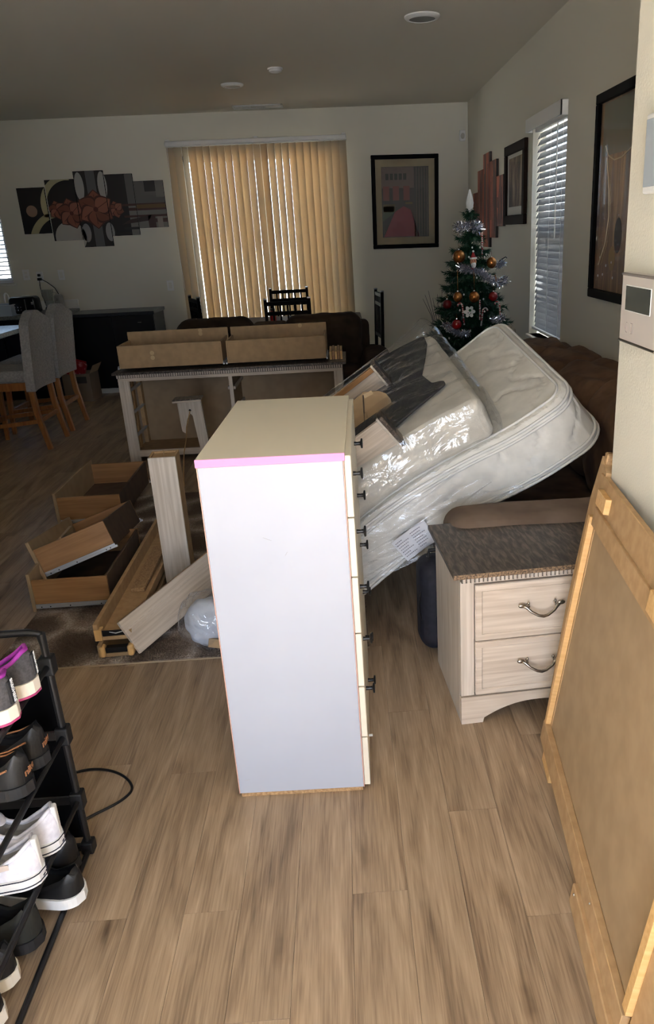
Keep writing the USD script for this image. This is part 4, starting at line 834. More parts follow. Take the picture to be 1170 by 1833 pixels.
# one flower picture split over five canvases
panels = [(-3.485,-3.185,1.735,2.21), (-3.17,-2.855,1.65,2.28), (-2.85,-2.525,1.57,2.355), (-2.52,-2.215,1.675,2.31), (-2.21,-1.89,1.745,2.23)]
def petal(cx, cz, a, l, w):
    p = [(0,0)]+[(l*u, w*math.sin(PI*u**.8)*.5) for u in np.linspace(.1,1,9)]+[(l*u, -w*math.sin(PI*u**.8)*.5) for u in np.linspace(.95,.1,8)]
    return affinity.translate(affinity.rotate(Polygon(p).buffer(0), a, origin=(0,0)), cx, cz)
art = []  # (polygon, colour, layer)
art += [(sbox(-3.6,1.4,-2.3,2.5),(34,28,24),0), (sbox(-2.3,1.98,-1.8,2.5),(96,92,88),0), (sbox(-2.3,1.4,-1.8,1.98),(120,116,110),0), (sbox(-2.10,2.12,-1.98,2.5),(30,26,26),1), (sbox(-1.98,2.06,-1.8,2.5),(112,108,104),1)]
art += [(sbox(-2.72,1.4,-2.62,2.5),(92,92,92),1), (affinity.scale(Point(-2.80,2.2).buffer(.09),.55,1.6),(170,168,164),1), (affinity.scale(Point(-2.55,2.2).buffer(.09),.55,1.6),(170,168,164),1), (affinity.scale(Point(-2.80,1.72).buffer(.07),.7,1.4),(150,148,146),1), (affinity.scale(Point(-2.54,1.72).buffer(.07),.7,1.4),(150,148,146),1)]
art += [(Point(-2.95,2.02).buffer(.30,32).difference(Point(-2.93,2.02).buffer(.25,32)).intersection(sbox(-3.3,1.9,-2.9,2.4)),(188,178,140),1), (Point(-3.08,1.60).buffer(.36,32).difference(Point(-3.06,1.60).buffer(.30,32)).intersection(sbox(-3.6,1.6,-2.9,2.1)),(176,166,128),1), (Point(-2.98,1.68).buffer(.17,24),(176,172,164),1), (Point(-3.36,1.97).buffer(.06),(150,120,100),1)]
for z, w, x in ((1.98,.022,-2.40),(1.93,.03,-2.30),(1.86,.022,-2.36),(1.80,.04,-2.02)): art.append((sbox(x,z,-1.89,z+w),(70,40,32),1))
art += [(sbox(-2.22,1.95,-1.89,1.99),(104,78,40),2), (Polygon([(-2.30,1.84),(-2.05,1.88),(-2.1,1.82),(-2.4,1.79)]),(58,42,36),2), (sbox(-2.47,1.71,-2.3,1.735),(26,24,24),2), (sbox(-2.38,1.735,-2.21,1.76),(40,38,36),2), (sbox(-2.1,1.745,-2.02,1.88),(64,36,30),2), (sbox(-2.0,1.745,-1.94,1.86),(150,140,130),2)]
for fi, (cx, cz, s) in enumerate(((-3.08,1.97,.5),(-2.44,1.95,.45),(-2.93,1.93,.8),(-2.66,1.96,1.0))):
    for k in range(6): art += [(petal(cx,cz,90+60*k+(12 if s < 1 else 0),.205*s,.215*s),(74,38,28),3+.36*k+2.4*fi), (petal(cx,cz,90+60*k+(12 if s < 1 else 0),.195*s,.17*s),((134,80,60),(118,68,50),(146,92,72))[k%3],3.18+.36*k+2.4*fi), (LineString([(cx,cz),(cx+.15*s*math.cos(math.radians(90+60*k+(12 if s < 1 else 0))),cz+.15*s*math.sin(math.radians(90+60*k+(12 if s < 1 else 0))))]).buffer(.004*s),(96,50,36),3.27+.36*k+2.4*fi)]
    art.append((Point(cx,cz).buffer(.026*s),(84,36,26),5.2+2.4*fi))
amats = {}
def amat(c):
    if c not in amats: amats[c] = mat('art_%d_%d_%d' % c, c, .45)
    return amats[c]
names = ('leftmost canvas with cream swirl on black','second canvas with orange petals and white curve','tallest middle canvas with the full orange flower','fourth canvas with grey sky and water ripples','rightmost canvas with dark vase and brown bands')
for i, (x0, x1, z0, z1) in enumerate(panels):
    t = thing('canvas_panel', names[i]+', in the five-part flower picture', 'picture', (0,0,0), None, 'five-part flower picture')
    obj('canvas', box((x0,YB-.022,z0),(x1,YB,z1),.002), M['frameblk'], t)
    clip = sbox(x0+.001,z0+.001,x1-.001,z1-.001); bylay = {}
    for k, (p, c, ly) in enumerate(art):
        q = p.intersection(clip)
        if q.area > 1e-5: bylay.setdefault((ly, c), []).append(q)
    for (ly, c), ps in sorted(bylay.items()): [obj('print', flat(g_, YB, .0006, 0.0222+.0004*ly), amat(c), t, False) for g_ in getattr(unary_union(ps),'geoms',[unary_union(ps)])]
# framed print on the back wall
PGX, PGZ = .79, 1.89
t = thing('framed_picture', 'framed print with pink street scene and wide mat right of the blind', 'picture', (PGX,YB,PGZ), ry(.9))
def frame_xz(t, w, h, fw, m, dep=.03):
    for n, b in (('frame_rail', ((-w/2,-dep,h/2-fw),(w/2,0,h/2))), ('frame_rail', ((-w/2,-dep,-h/2),(w/2,0,-h/2+fw))), ('frame_stile', ((-w/2,-dep,-h/2+fw),(-w/2+fw,0,h/2-fw))), ('frame_stile', ((w/2-fw,-dep,-h/2+fw),(w/2,0,h/2-fw)))): obj(n, box(b[0],b[1],.004), m, t)
frame_xz(t, .755, .985, .045, M['frameblk'])
obj('mat_board', box((-.34,-.016,-.455),(.34,-.008,.455),0), M['mat_board'], t)
loc = lambda p, c, ly: [obj('print', flat(g_, 0, .0006, .0162+.0007*ly), amat(c), t, False) for g_ in getattr(p,'geoms',[p])]
loc(sbox(-.265,-.37,.265,.37),(66,58,52),0); loc(sbox(-.262,.15,.10,.367),(110,92,82),1); loc(Polygon([(-.25,-.365),(.16,-.365),(.06,-.08),(-.02,-.04),(-.12,-.10)]),(128,52,58),1); loc(sbox(.10,-.365,.262,.367),(60,58,50),1)
loc(unary_union([sbox(x,.02,x+.07,.17) for x in (-.25,-.14,-.02)]),(122,72,62),2); loc(unary_union([sbox(-.25,-.10,-.12,-.02),sbox(.0,-.02,.08,.0)]),(104,88,48),2); loc(Polygon([(-.262,-.2),(-.14,-.12),(-.12,-.04),(-.262,-.04)]),(74,80,58),2)
loc(unary_union([sbox(.12+.03*k,-.36,.135+.03*k,.36) for k in range(5)]),(86,78,66),2); loc(unary_union([sbox(-.22+.05*k,.235,-.185+.05*k,.30) for k in range(5)]),(48,50,40),2)
obj('glazing', box((-.33,-.0235,-.448),(.33,-.0220,.448),0), M['pglass'], t)
# stepped brown canvases on the right wall
bw = [(8.60,8.86,1.62,1.93),(8.28,8.585,1.46,2.13),(7.93,8.265,1.40,2.26),(7.60,7.915,1.49,2.17),(7.27,7.585,1.59,2.02)]
M['sunset'] = mottled('canvas_sunset', (58,30,22), (186,88,50), (1.4,5.,1.2), .5, detail=5., lo=.36, hi=.62, mid=(116,54,34), dist=1.0)
bl = ('far narrow low canvas by the corner','second canvas with reddish tones','tallest canvas of the group','fourth canvas reaching lowest','canvas nearest the small framed picture')
for i, (y0, y1, z0, z1) in enumerate(bw):
    t = thing('brown_canvas', 'rust-brown stepped wall canvas above the tree, '+bl[i], 'picture', (0,0,0), None, 'stepped brown canvases')
    obj('canvas', box((XR-.024,y0,z0),(XR,y1,z1),.002), M['sunset'], t); obj('canvas_edge', [box((XR-.0245,y0-.001,z0),(XR-.002,y0+.003,z1),0)], M['dkwood'], t)
    for k in range(3):
        yy = y0+(y1-y0)*(.2+.27*k); obj('stroke', box((XR-.0255,yy,z0+.06+.05*k),(XR-.0238,yy+.03,z1-.10-.04*k),0), amat(((70,34,22),(124,62,36),(54,30,22))[k]), t)
def frame_yz(t, y0, y1, z0, z1, fw, m, dep=.03):
    for n, b in (('frame_rail',((XR-dep,y0,z1-fw),(XR,y1,z1))),('frame_rail',((XR-dep,y0,z0),(XR,y1,z0+fw))),('frame_stile',((XR-dep,y0,z0+fw),(XR,y0+fw,z1-fw))),('frame_stile',((XR-dep,y1-fw,z0+fw),(XR,y1,z1-fw)))): obj(n, box(b[0],b[1],.004), m, t)
t = thing('framed_picture', 'small dark-framed picture with white mat left of the right window', 'picture')
frame_yz(t, 6.45, 7.22, 1.60, 2.225, .075, mat('frame_brown', (36,25,20), .55, specular_ior_level=.05)); obj('mat_board', box((XR-.012,6.52,1.67),(XR-.006,7.15,2.155),0), mat('mat_white',(214,212,204),.7), t)
obj('print', box((XR-.0135,6.59,1.74),(XR-.012,7.08,2.12),0), mottled('town_print',(40,28,22),(176,154,126),(3,9,3),.5,detail=5.,mid=(104,76,56)), t); obj('glazing', box((XR-.020,6.52,1.67),(XR-.0185,7.15,2.155),0), M['pglass'], t)
t = thing('large_framed_picture', 'large dark-framed brown picture of a glass vessel near the hallway wall', 'picture')
frame_yz(t, 3.55, 4.70, 1.175, 2.25, .05, M['frameblk'], .035); obj('print', box((XR-.014,3.6,1.22),(XR-.008,4.65,2.2),0), mottled('wine_print',(66,44,30),(190,150,104),(2.,14.,1.2),.4,detail=5.,lo=.3,hi=.7,mid=(126,90,58),dist=.6), t)
def cur(pts, r, c, nm): obj('print', tube(np.array([(XR-.0145,y,z) for y,z in pts]), r, 6), amat(c), t)
cur([(4.55,1.98),(4.50,1.93),(4.40,1.90),(4.28,1.905),(4.1,1.95)],.004,(196,176,140),'c'); cur([(4.52,1.92),(4.46,1.75),(4.44,1.62),(4.48,1.48),(4.58,1.36)],.004,(206,190,160),'c'); cur([(4.49,1.92),(4.43,1.75),(4.41,1.62),(4.45,1.48),(4.54,1.36)],.002,(170,150,120),'c')
obj('print', onright(Polygon([(4.6,1.93),(3.7,1.93),(3.7,2.19),(4.6,2.19)]), XR-.0145, .0006), amat((112,110,92)), t, False)
obj('print', onright(affinity.scale(Point(4.28,1.52).buffer(.07),.8,1.3), XR-.0145, .0006), amat((30,18,14)), t, False); obj('print', onright(affinity.scale(Point(4.36,1.40).buffer(.05),1.0,1.3), XR-.0145, .0008), amat((150,116,60)), t, False)
obj('print', [xf(ell((0,0,0),(.002,.008,.008),1),(XR-.0145,y,z)) for y, z in ((4.56,1.40),(4.45,1.36),(4.58,1.30),(4.36,1.38),(4.5,1.31),(4.33,1.30))], amat((216,216,220)), t, True)
obj('glazing', box((XR-.024,3.6,1.22),(XR-.0225,4.65,2.2),0), M['pglass'], t)
# ------------------------------------------------------------------ Christmas tree
TX, TY = .972, 5.95
t = thing('christmas_tree', 'green artificial Christmas tree with ornaments standing in the corner behind the mattress', 'Christmas tree', (TX,TY,0))
def trad(z): return .035+.440*np.clip((1.72-z)/1.36, 0, 1)**.92
obj('trunk', rod((0,0,.03),(0,0,1.72),.018,.008), mat('tree_trunk',(60,44,32),.8), t)
obj('stand', [rod((.24*math.cos(a),.24*math.sin(a),.012),(0,0,.10),.012) for a in np.arange(4)*PI/2+.4], M['black'], t)
nd = []
r2 = np.random.default_rng(12)
tiers = np.linspace(.36, 1.70, 17)
for ti, z0 in enumerate(tiers):
    R_ = trad(z0); nb = max(5, int(34*R_+6))
    for b in range(nb):
        a0 = 2*PI*b/nb+ti*.7+r2.uniform(-.12,.12); Rb = R_*r2.uniform(.86,1.08)
        for sub in range(3 if R_ > .12 else 1):
            da = (0,.30,-.30)[sub]; st = (0.,.45,.45)[sub]
            d = A(math.cos(a0),math.sin(a0)); d2 = A(math.cos(a0+da*1.8),math.sin(a0+da*1.8))
            p0 = np.r_[d*Rb*st, z0+.035-.05*st]; p1 = np.r_[d*Rb*st+d2*Rb*(1-st)*(1 if sub == 0 else .85), z0-.045+.05*r2.random()]
            k = int(40+150*np.linalg.norm(p1-p0)*1.5); u = np.sort(r2.uniform(.05,1.,k)); P = p0+(p1-p0)*u[:,None]; P[:,2] -= .03*np.sin(PI*u)
            ax = (p1-p0)/np.linalg.norm(p1-p0); q1, q2, _ = basis(ax); th = r2.uniform(0,2*PI,k)
            rd = np.cos(th)[:,None]*q1+np.sin(th)[:,None]*q2; nl = r2.uniform(.034,.056,k)[:,None]
            tip = P+(rd*.80+ax*.6)*nl; wd_ = np.cross(rd, ax)*.0042
            nd.append(np.stack([P-wd_, P+wd_, tip], 1).reshape(-1,3))
V = np.vstack(nd); nm = usdkit.material(stage, L+'needles', {'oi': ('geometry', {}), 'r': ('rgb_ramp', {'ramp': [(0.,lin((20,62,38))),(.6,lin((34,94,58))),(1.,lin((60,130,78)))]}), 'p': ('principled_bsdf', {'roughness': .5}), 'tr': ('translucent_bsdf', {}), 'm': ('mix_closure', {'fac': .15})},
   [('oi.random_per_island','r.fac'),('r.color','p.base_color'),('r.color','tr.color'),('p.BSDF','m.closure1'),('tr.BSDF','m.closure2')], surface='m.closure')
obj('needles', trimesh.Trimesh(V, np.arange(len(V)).reshape(-1,3), process=False), nm, t, False, kind='stuff')
def tpt(px, py, k=1.0):
    d = ray(px, py); d = d/np.linalg.norm(d); best = None
    for s in np.arange(5.2, 7.8, .004):
        p = EYE+d*s; r = math.hypot(p[0]-TX, p[1]-TY)
        if best is None or r-trad(p[2])*k < best[0]: best = (r-trad(p[2])*k, p)
        if r < trad(p[2])*k: return p
    return best[1]
def bauble(name, label, px, py, r, m, group=None, long_=1.0, hang=0):
    p = tpt(px, py)-np.array([0,.03,0]); t = thing(name, label, 'bauble', p, None, group)
    obj('ball', ell((0,0,0),(r,r,r*long_),3), m, t, True); obj('cap', lathe([(0,r*long_+.008),(.006,r*long_+.008),(.0075,r*long_-.004),(0,r*long_-.004)],12), M['silver'], t)
    obj('hanger', tube([(0,0,r*long_+.006),(0,.002,r*long_+.03+hang),(0,.02,r*long_+.04+hang)],.0014,5), M['gold'], t)
bauble('gold_bauble', 'gold crackled bauble at upper left of the tree', 820, 459, .046, M['gold'])
bauble('gold_bauble', 'gold crackled egg-shaped bauble at upper right of the tree', 878, 470, .036, M['gold'], None, 1.12)
bauble('gold_bauble', 'gold bauble on a long thread left of the middle of the tree', 818, 531, .034, M['gold'], None, 1.1, .10)
bauble('gold_bauble', 'gold bauble at the centre of the tree above the white snowflake', 847, 531, .038, M['gold'], None, 1.08, .10)
bauble('red_bauble', 'bright red bauble low on the left of the tree', 816, 580, .037, M['red'])
bauble('red_bauble', 'shiny red bauble at right of the tree above a candy cane', 881, 530, .034, M['red'])
bauble('dark_red_bauble', 'dark red bauble half hidden in the left edge of the tree', 799, 544, .034, mat('dark_red',(84,14,16),.3))
bauble('dark_red_bauble', 'dark red bauble at the lower right edge of the tree', 920, 606, .032, mat('dark_red2',(84,14,16),.3))
def cane(label, px, py, ln_, flip=1, hook=True):
    p = tpt(px, py)-np.array([0,.035,0]); t = thing('candy_cane', label, 'candy cane', p)
    pts = [(0.012*flip,0,-ln_),(0.004*flip,0,-ln_*.5),(0,0,-.02)]+([(-flip*(.018-.018*math.cos(a)),0,-.02+.024*math.sin(a)) for a in np.linspace(.3,PI*.95,7)] if hook else [(0,0,0)])
    obj('cane', tube(pts,.0065,8), M['cane'], t, True)
cane('pale candy cane hanging straight just under the top tinsel', 861, 416, .155, 0, False)
cane('candy cane hooked to the left beside the red bauble', 826, 543, .15)
cane('candy cane hooked right in the centre, half behind the mattress', 862, 552, .12, -1)
cane('short straight candy cane just below the central gold bauble', 857, 536, .14, 0, False)
cane('candy cane hanging at lower right of the tree', 892, 540, .17)
# figure, flower, bell, topper
p = tpt(845,468)-np.array([0,.04,0]); t = thing('bearded_figure_ornament', 'small red-hatted bearded figure ornament in the middle of the tree', 'ornament', p, np.eye(3)*.78)
obj('face', ell((0,0,0),(.030,.028,.034),3), mat('figure_skin',(206,150,116),.5), t, True); obj('hat', lathe([(0,.085),(.008,.08),(.02,.05),(.030,.028),(0,.026)],20), mat('hat_red',(160,30,30),.6), t, True); obj('hat_brim', xf(lathe([(.022,.022),(.033,.022),(.035,.03),(.031,.038),(.022,.038)],20)), M['frost'], t); obj('pompom', ell((0,0,.09),(.010,.010,.010),2), M['frost'], t, True)
obj('beard', displace(ell((0,-.012,-.026),(.024,.020,.030),3),.003,60,3), M['frost'], t, True); obj('body', ell((0,.004,-.055),(.02,.016,.028),3), mat('figure_red',(150,26,26),.6), t, True); obj('eye', [ell((x,-.026,.008),(.003,.002,.004),1) for x in (-.010,.010)], M['black'], t); obj('nose', ell((0,-.029,0),(.005,.005,.005),2), mat('figure_nose',(206,130,110),.5), t)
p = tpt(838,557)-np.array([0,.04,0]); t = thing('snowflake_ornament', 'white flower-shaped ornament with green centre below the central bauble', 'ornament', p, np.eye(3)*.85)
pl = unary_union([affinity.rotate(affinity.translate(affinity.scale(Point(0,0).buffer(.020),1.,.75),.030,0),60*k,origin=(0,0)) for k in range(6)]+[Point(0,0).buffer(.025)])
obj('petals', onwall(pl,0,.010), M['frost'], t, False); obj('leaf', onwall(affinity.translate(Point(0,0).buffer(.011),.004,.012),-.010,.004), mat('leaf_green',(40,90,50),.5), t, False)
obj('dot', [ell((x,-.012,z),(.004,.003,.004),1) for x, z in ((-.012,-.008),(.010,-.012),(0,-.024))], M['black'], t)
p = tpt(884,497)-np.array([0,.03,0]); t = thing('bell_ornament', 'tiny gold bell ornament under the right gold bauble', 'ornament', p); obj('bell', lathe([(0,.024),(.006,.022),(.010,.008),(.016,-.012),(.019,-.018),(0,-.016)],18), M['gold'], t, True); obj('clapper', ell((0,0,-.02),(.005,.005,.005),2), M['gold'], t)
p = at(846,362,Y=TY-.01); t = thing('tree_topper', 'frosted white pointed topper on the tip of the tree', 'tree topper', (TX,TY,1.70)); obj('spire', lathe([(0,.155),(.006,.14),(.018,.10),(.026,.06),(.024,.03),(.014,.008),(.016,0),(0,-.01)],20), M['frost'], t, True); obj('ridge', [tube([(.003*math.cos(a),.003*math.sin(a),.15),(.019*math.cos(a),.019*math.sin(a),.10),(.027*math.cos(a),.027*math.sin(a),.06),(.016*math.cos(a),.016*math.sin(a),.01)],.0018,5) for a in np.arange(8)*PI/4], M['white'], t)
def tinsel(name, label, path, r, n, seed):
    path = np.array(path); r3 = np.random.default_rng(seed); seg = np.r_[0,np.cumsum(np.linalg.norm(np.diff(path,axis=0),axis=1))]
    u = r3.uniform(0,seg[-1],n); c = np.stack([np.interp(u,seg,path[:,k]) for k in range(3)],1); d = r3.normal(size=(n,3)); d /= np.linalg.norm(d,axis=1)[:,None]; s = np.cross(d,r3.normal(size=(n,3))); s /= np.linalg.norm(s,axis=1)[:,None]
    L_ = (r*r3.uniform(.5,1.1,n))[:,None]; V = np.stack([c-s*.0021,c+s*.0021,c+d*L_+s*.0021,c+d*L_-s*.0021],1).reshape(-1,3); i = np.arange(n)[:,None]*4
    t = thing(name, label, 'tinsel'); obj('strand', trimesh.Trimesh(V,np.vstack([i+[0,1,2],i+[0,2,3]]),process=False), M['silver'], t, False, kind='stuff'); obj('core', tube(path,.003,5), M['silver'], t)
zt = 1.595; tinsel('tinsel_garland', 'silver tinsel ring wrapped round the tip of the tree', [(TX-.01+.075*math.cos(a),TY+.075*math.sin(a),zt+.012*math.sin(3*a)) for a in np.linspace(0,2*PI,20)], .05, 1500, 1)
tinsel('tinsel_garland', 'silver tinsel garland falling diagonally across the middle of the tree', [tpt(x,y,1.05)-np.array([0,.015,0]) for x,y in ((822,478),(832,482),(845,484),(856,486),(866,492),(874,500),(884,503),(894,507),(904,500))], .042, 1700, 2)
tinsel('tinsel_garland', 'short silver tinsel end at the right of the tree by the black hook', [tpt(x,y,1.0)-np.array([0,.015,0]) for x,y in ((888,478),(894,474),(900,470))], .035, 350, 3)
tinsel('tinsel_garland', 'silver tinsel low on the left of the tree near the red bauble', [tpt(x,y,1.05)-np.array([0,.015,0]) for x,y in ((793,580),(804,586),(815,594),(826,598),(838,596))], .038, 800, 4)
tinsel('tinsel_garland', 'silver tinsel low on the right of the tree behind the mattress top', [tpt(x,y,1.05)-np.array([0,.015,0]) for x,y in ((880,572),(890,574),(900,568))], .036, 500, 5)
t = thing('black_ornament_hook', 'black curved wire hook sticking out at the right of the tree', 'hook', tpt(897,464)); obj('hook', tube([(-.02,0,-.02),(.0,-.01,0),(.03,-.01,.015),(.04,-.01,.005)],.004,6), M['black'], t)
bl_ = [tpt(x,y,1.03)-np.array([0,.02,0]) for x,y in ((844,443),(869,455),(838,460),(866,460),(852,497),(829,527),(864,535),(822,555),(866,557),(898,567),(803,605),(858,443))]
t = thing('light_string', 'string of tiny white bulbs scattered over the tree', 'lights', (0,0,0)); 
for p in bl_: obj('bulb', ell(p,(.006,.006,.008),2), M['frost'], t, True)
obj('wire', tube(np.array(sorted([tuple(p+np.array([0,.03,0])) for p in bl_], key=lambda q: -q[2])),.0012,4), mat('wire_green',(14,40,24),.6), t)
t = thing('twig_arrangement', 'bare grey twigs rising left of the tree behind the mattress', 'twigs', (.82,6.52,0))
obj('vase', lathe([(0,0),(.07,0),(.09,.12),(.06,.36),(.045,.44),(.05,.46),(0,.44)],24), M['dkwood'], t, True)
for k in range(9):
    a = -1.2+.3*k; obj('twig', tube([(0,0,.42),(.03*math.sin(a),-.02,.70),(.07*math.sin(a)-.02,-.03*math.cos(k),.92),(.13*math.sin(a)-.03,-.02,1.06+.03*(k%3))],[.004,.0035,.0028,.0015],5), mat('twig_%d'%k,(96,92,98),.8), t)
# ------------------------------------------------------------------ shoe rack and shoes
FX, BX, RYF = -.80, -1.06, 1.745
t = thing('shoe_rack', 'black tubular shoe rack with several tiers along the left hallway wall', 'shoe rack')
TZ = [.012, .180, .390, .602]
for x in (FX, BX): obj('post', rod((x,RYF,.0),(x,RYF,.692),.0095), M['black'], t); obj('post', rod((x,.70,.0),(x,.70,.692),.0095), M['black'], t)
for y in (RYF,.70): obj('top_bar', tube([(FX,y,.66),(FX-.006,y,.690),(FX-.03,y,.696),(BX+.03,y,.696),(BX+.006,y,.690),(BX,y,.66)],.0095,10), M['black'], t, True)
for z in TZ:
    for x in (FX+.002, BX): obj('tier_rod', rod((x,.70,z),(x,RYF,z),.0075), M['black'], t)
    for x in (FX, BX): obj('joint', rbox((x-.017,RYF-.018,z-.026 if z > .1 else 0),(x+.017,RYF+.016,z+.026),.005), M['blackpl'], t)
    obj('end_connector', box((BX,RYF-.006,z-.016 if z > .1 else .002),(FX,RYF+.006,z+.014),.003), M['blackpl'], t)
obj('mid_rod', rod((-.93,.70,.19),(-.93,RYF,.19),.0075), M['black'], t)
obj('end_panel', [box((BX,RYF-.002,.05),(FX,RYF+.002,.595),0)], mat('black_mesh_cloth',(5,5,6),.9, specular_ior_level=.05), t, label='black cloth end panel')
def shoe_mesh(Lx, hw, hh, th, colh, toeh):
    """closed upper: stations from heel to toe; arcs with a foot opening between"""
    xs = np.r_[0,.004,.010,.016, np.linspace(.02,.62,15)*Lx, np.linspace(.66,1,11)*Lx]; n = 25; rows = []
    for x in xs:
        u = x/Lx
        w = hw*(np.sqrt(np.clip(1-((.20-u)/.205)**2,0.02,1)) *.86 if u < .2 else .86+.14*math.sin(PI/2*min(1,(u-.2)/.45)) if u < .65 else np.sqrt(np.clip(1-((u-.65)/.355)**2,.01,1)))
        top = np.interp(u,[0,.06,.15,.35,.5,.62,.8,.93,1],[colh*.90,colh*1.04,colh*.84,colh*.54,colh*.66,colh*.98,toeh*1.15,toeh*.92,toeh*.35])
        op = .016 < x < .56*Lx; row = []
        for k in range(n):
            f = k/(n-1); s = -1 if f < .5 else 1; g = 1-abs(2*f-1)  # 0 at base, 1 at middle
            if op:
                wt = w*.80
                if g < .5: h = g/.5; row.append((x, s*(w+(wt-w)*h**1.6), th+(top-th)*h))
                else: h = (g-.5)/.5; dep = min(1., (x-.016)/.01); row.append((x, s*(wt-.006)*(1-h**3), top-(top-th-.012)*min(1,h*2.2)*dep))
            else:
                a = (PI/2)*g; row.append((x, s*w*math.cos(a)**.75, th+(top-th)*math.sin(a)**.8))
        rows.append(row)
    V = np.array(rows).reshape(-1,3); m = len(xs); F = []
    for i in range(m-1):
        for k in range(n-1):
            q = i*n+k; F += [[q,q+n,q+n+1],[q,q+n+1,q+1]]
    V = np.vstack([V,[xs[0],0,th],[xs[-1],0,th]]); a, b = len(V)-2, len(V)-1
    for k in range(n-1): F += [[a,k,k+1],[b,(m-1)*n+k+1,(m-1)*n+k]]
    F = np.array(F); cols = np.arange(n); mid = (cols >= 7) & (cols <= n-8)
    return V, F, xs, n
from shapely.geometry.polygon import orient
def outline(Lx, hw, g=0):
    up = []
    for u in np.linspace(0,1,36):
        w = hw*(np.sqrt(max(1-((.20-u)/.20)**2,0))*.86 if u < .2 else .86+.14*math.sin(PI/2*min(1,(u-.2)/.45)) if u < .65 else np.sqrt(max(1-((u-.65)/.35)**2,0)))
        up.append((u*Lx, w))
    return orient(Polygon(up+[(x,-w) for x, w in up[::-1]]).buffer(0).buffer(g))
def shoe(name, label, loc, yaw, upper, sole, lining, group=None, Lx=.25, hw=.043, th=.030, colh=.10, toeh=.062, heel=None, trim=None, pitch=0, roll=0, laces=None, stripe=None, collar=None, out=None):
    t = thing(name, label, 'shoe', loc, rz(180+yaw)@ry(pitch)@rx(roll), group)
    V, F, xs, n = shoe_mesh(Lx, hw, 0, th-.004, colh, toeh)
    ci = F % n; inner = ((ci >= 7) & (ci <= n-8)).all(1) & (F < len(V)-2).all(1); xi = xs[np.minimum(F//n, len(xs)-1)].mean(1); inn = inner & (xi > .014) & (xi < .575*Lx)
    up = trimesh.Trimesh(V, F[~inn], process=False); li = trimesh.Trimesh(V, F[inn], process=False)
    obj('upper', up, upper, t, 50); obj('lining', li, lining, t, 50)
    o = outline(Lx, hw, .005); obj('sole', tm(m3.Manifold.extrude(m3.CrossSection([np.array(o.exterior.coords)[:-1]]), th)), sole, t, 40)
    if out is not None: obj('outsole', xf(tm(m3.Manifold.extrude(m3.CrossSection([np.array(outline(Lx,hw,.0055).exterior.coords)[:-1]]), .006)),(0,0,-.004)), out, t, 40)
    if stripe is not None:
        c = np.array(outline(Lx,hw,.0052).exterior.coords)
        for z in stripe[1:]: obj('sole_stripe', tube(np.c_[c,np.full(len(c),z)],.0018,5), stripe[0], t)
    if collar is not None:
        idx = [i for i, x in enumerate(xs) if .016 < x < .56*Lx]; k1, k2 = 6, n-7
        pts = [V[i*n+k1] for i in idx[::-1]]+[np.array([.010,0,colh*1.02])]+[V[i*n+k2] for i in idx]
        obj('collar', tube(np.array(pts),.0055,8), collar, t, True)
    if laces is not None:
        obj('lace', [tube([(.56*Lx+.018*i,-.024,colh*.86-.010*i),(.565*Lx+.018*i,0,colh*.98-.011*i),(.57*Lx+.018*i,.024,colh*.86-.010*i)],.0028,6) for i in range(4)], laces, t, True)
        obj('tongue', xf(ell((0,0,0),(.030,.026,.005),2),(.56*Lx,0,colh*1.0),ry(-38)), upper, t, True)
    return t
def htext(t, s, h, m, z, x=-.0045, vertical=False, lab=None, bold=True, wmax=.05, y0=0):
    g = meshkit.text_mesh(s, h, .0012, bold); c = g.bounds.mean(0); g.vertices -= [c[0],c[1],0]
    if np.ptp(g.vertices[:,0]) > wmax: g.vertices[:,:2] *= wmax/np.ptp(g.vertices[:,0])
    v = g.vertices
    if vertical: v = np.c_[v[:,1],-v[:,0],v[:,2]]      # reads downwards
    # heel faces -x: text runs along -y
    yy = -v[:,0]+y0; bow = .22*(abs(yy)/.03)**2*.03
    g.vertices = np.c_[x-v[:,2]+bow, yy, z+v[:,1]]; obj('lettering', g, m, t, False, label=lab)
M['sh_grey'] = mottled('shoe_grey_knit', (60,58,60), (78,76,78), (150,150,150), .85); M['sh_purple'] = mat('shoe_purple', (150,44,150), .7); M['sh_cream'] = mat('shoe_cream_sole', (226,216,200), .6); M['sh_black'] = mat('shoe_black', (10,10,12), .5); M['sh_dksole'] = mat('shoe_dark_sole', (28,28,30), .6)
M['sh_copper'] = mat('shoe_copper', (206,146,106), .3, metallic=.7); M['sh_white'] = mottled('shoe_white_canvas', (206,204,214), (226,224,232), (60,60,60), .8); M['sh_wsole'] = mat('shoe_white_sole', (226,224,222), .5); M['sh_line'] = mat('shoe_navy_line', (30,28,44), .5); M['sh_in'] = mat('shoe_lining', (150,146,142), .85)
M['sh_olive'] = mottled('shoe_olive', (22,22,17), (32,32,25), (40,40,40), .8); M['sh_mag'] = mat('shoe_magenta_outsole', (170,60,110), .5); M['wtxt'] = mat('letter_white', (232,232,232), .5); M['sh_blin'] = mat('shoe_black_lining', (12,12,14), .8)
for i, (y, yaw, lab) in enumerate(((1.612,10,'grey knit sneaker with purple lining, the farther of the pair on the top tier'),(1.497,-6,'grey knit sneaker with purple lining, the nearer of the pair on the top tier'))):
    t = shoe('grey_sneaker', lab, (-.772-.006*i,y,.617), yaw, M['sh_grey'], M['sh_cream'], M['sh_purple'], Lx=.26, hw=.045, th=.034, colh=.105, collar=M['sh_purple'], out=M['sh_mag'], pitch=0)
    obj('heel_tab', box((-.0035,-.011,.04),(.002,.011,.095),.001), M['sh_dksole'], t); htext(t, 'SKECHERS', .009, M['wtxt'], .070, -.005, True, 'white vertical heel lettering', True, .058)
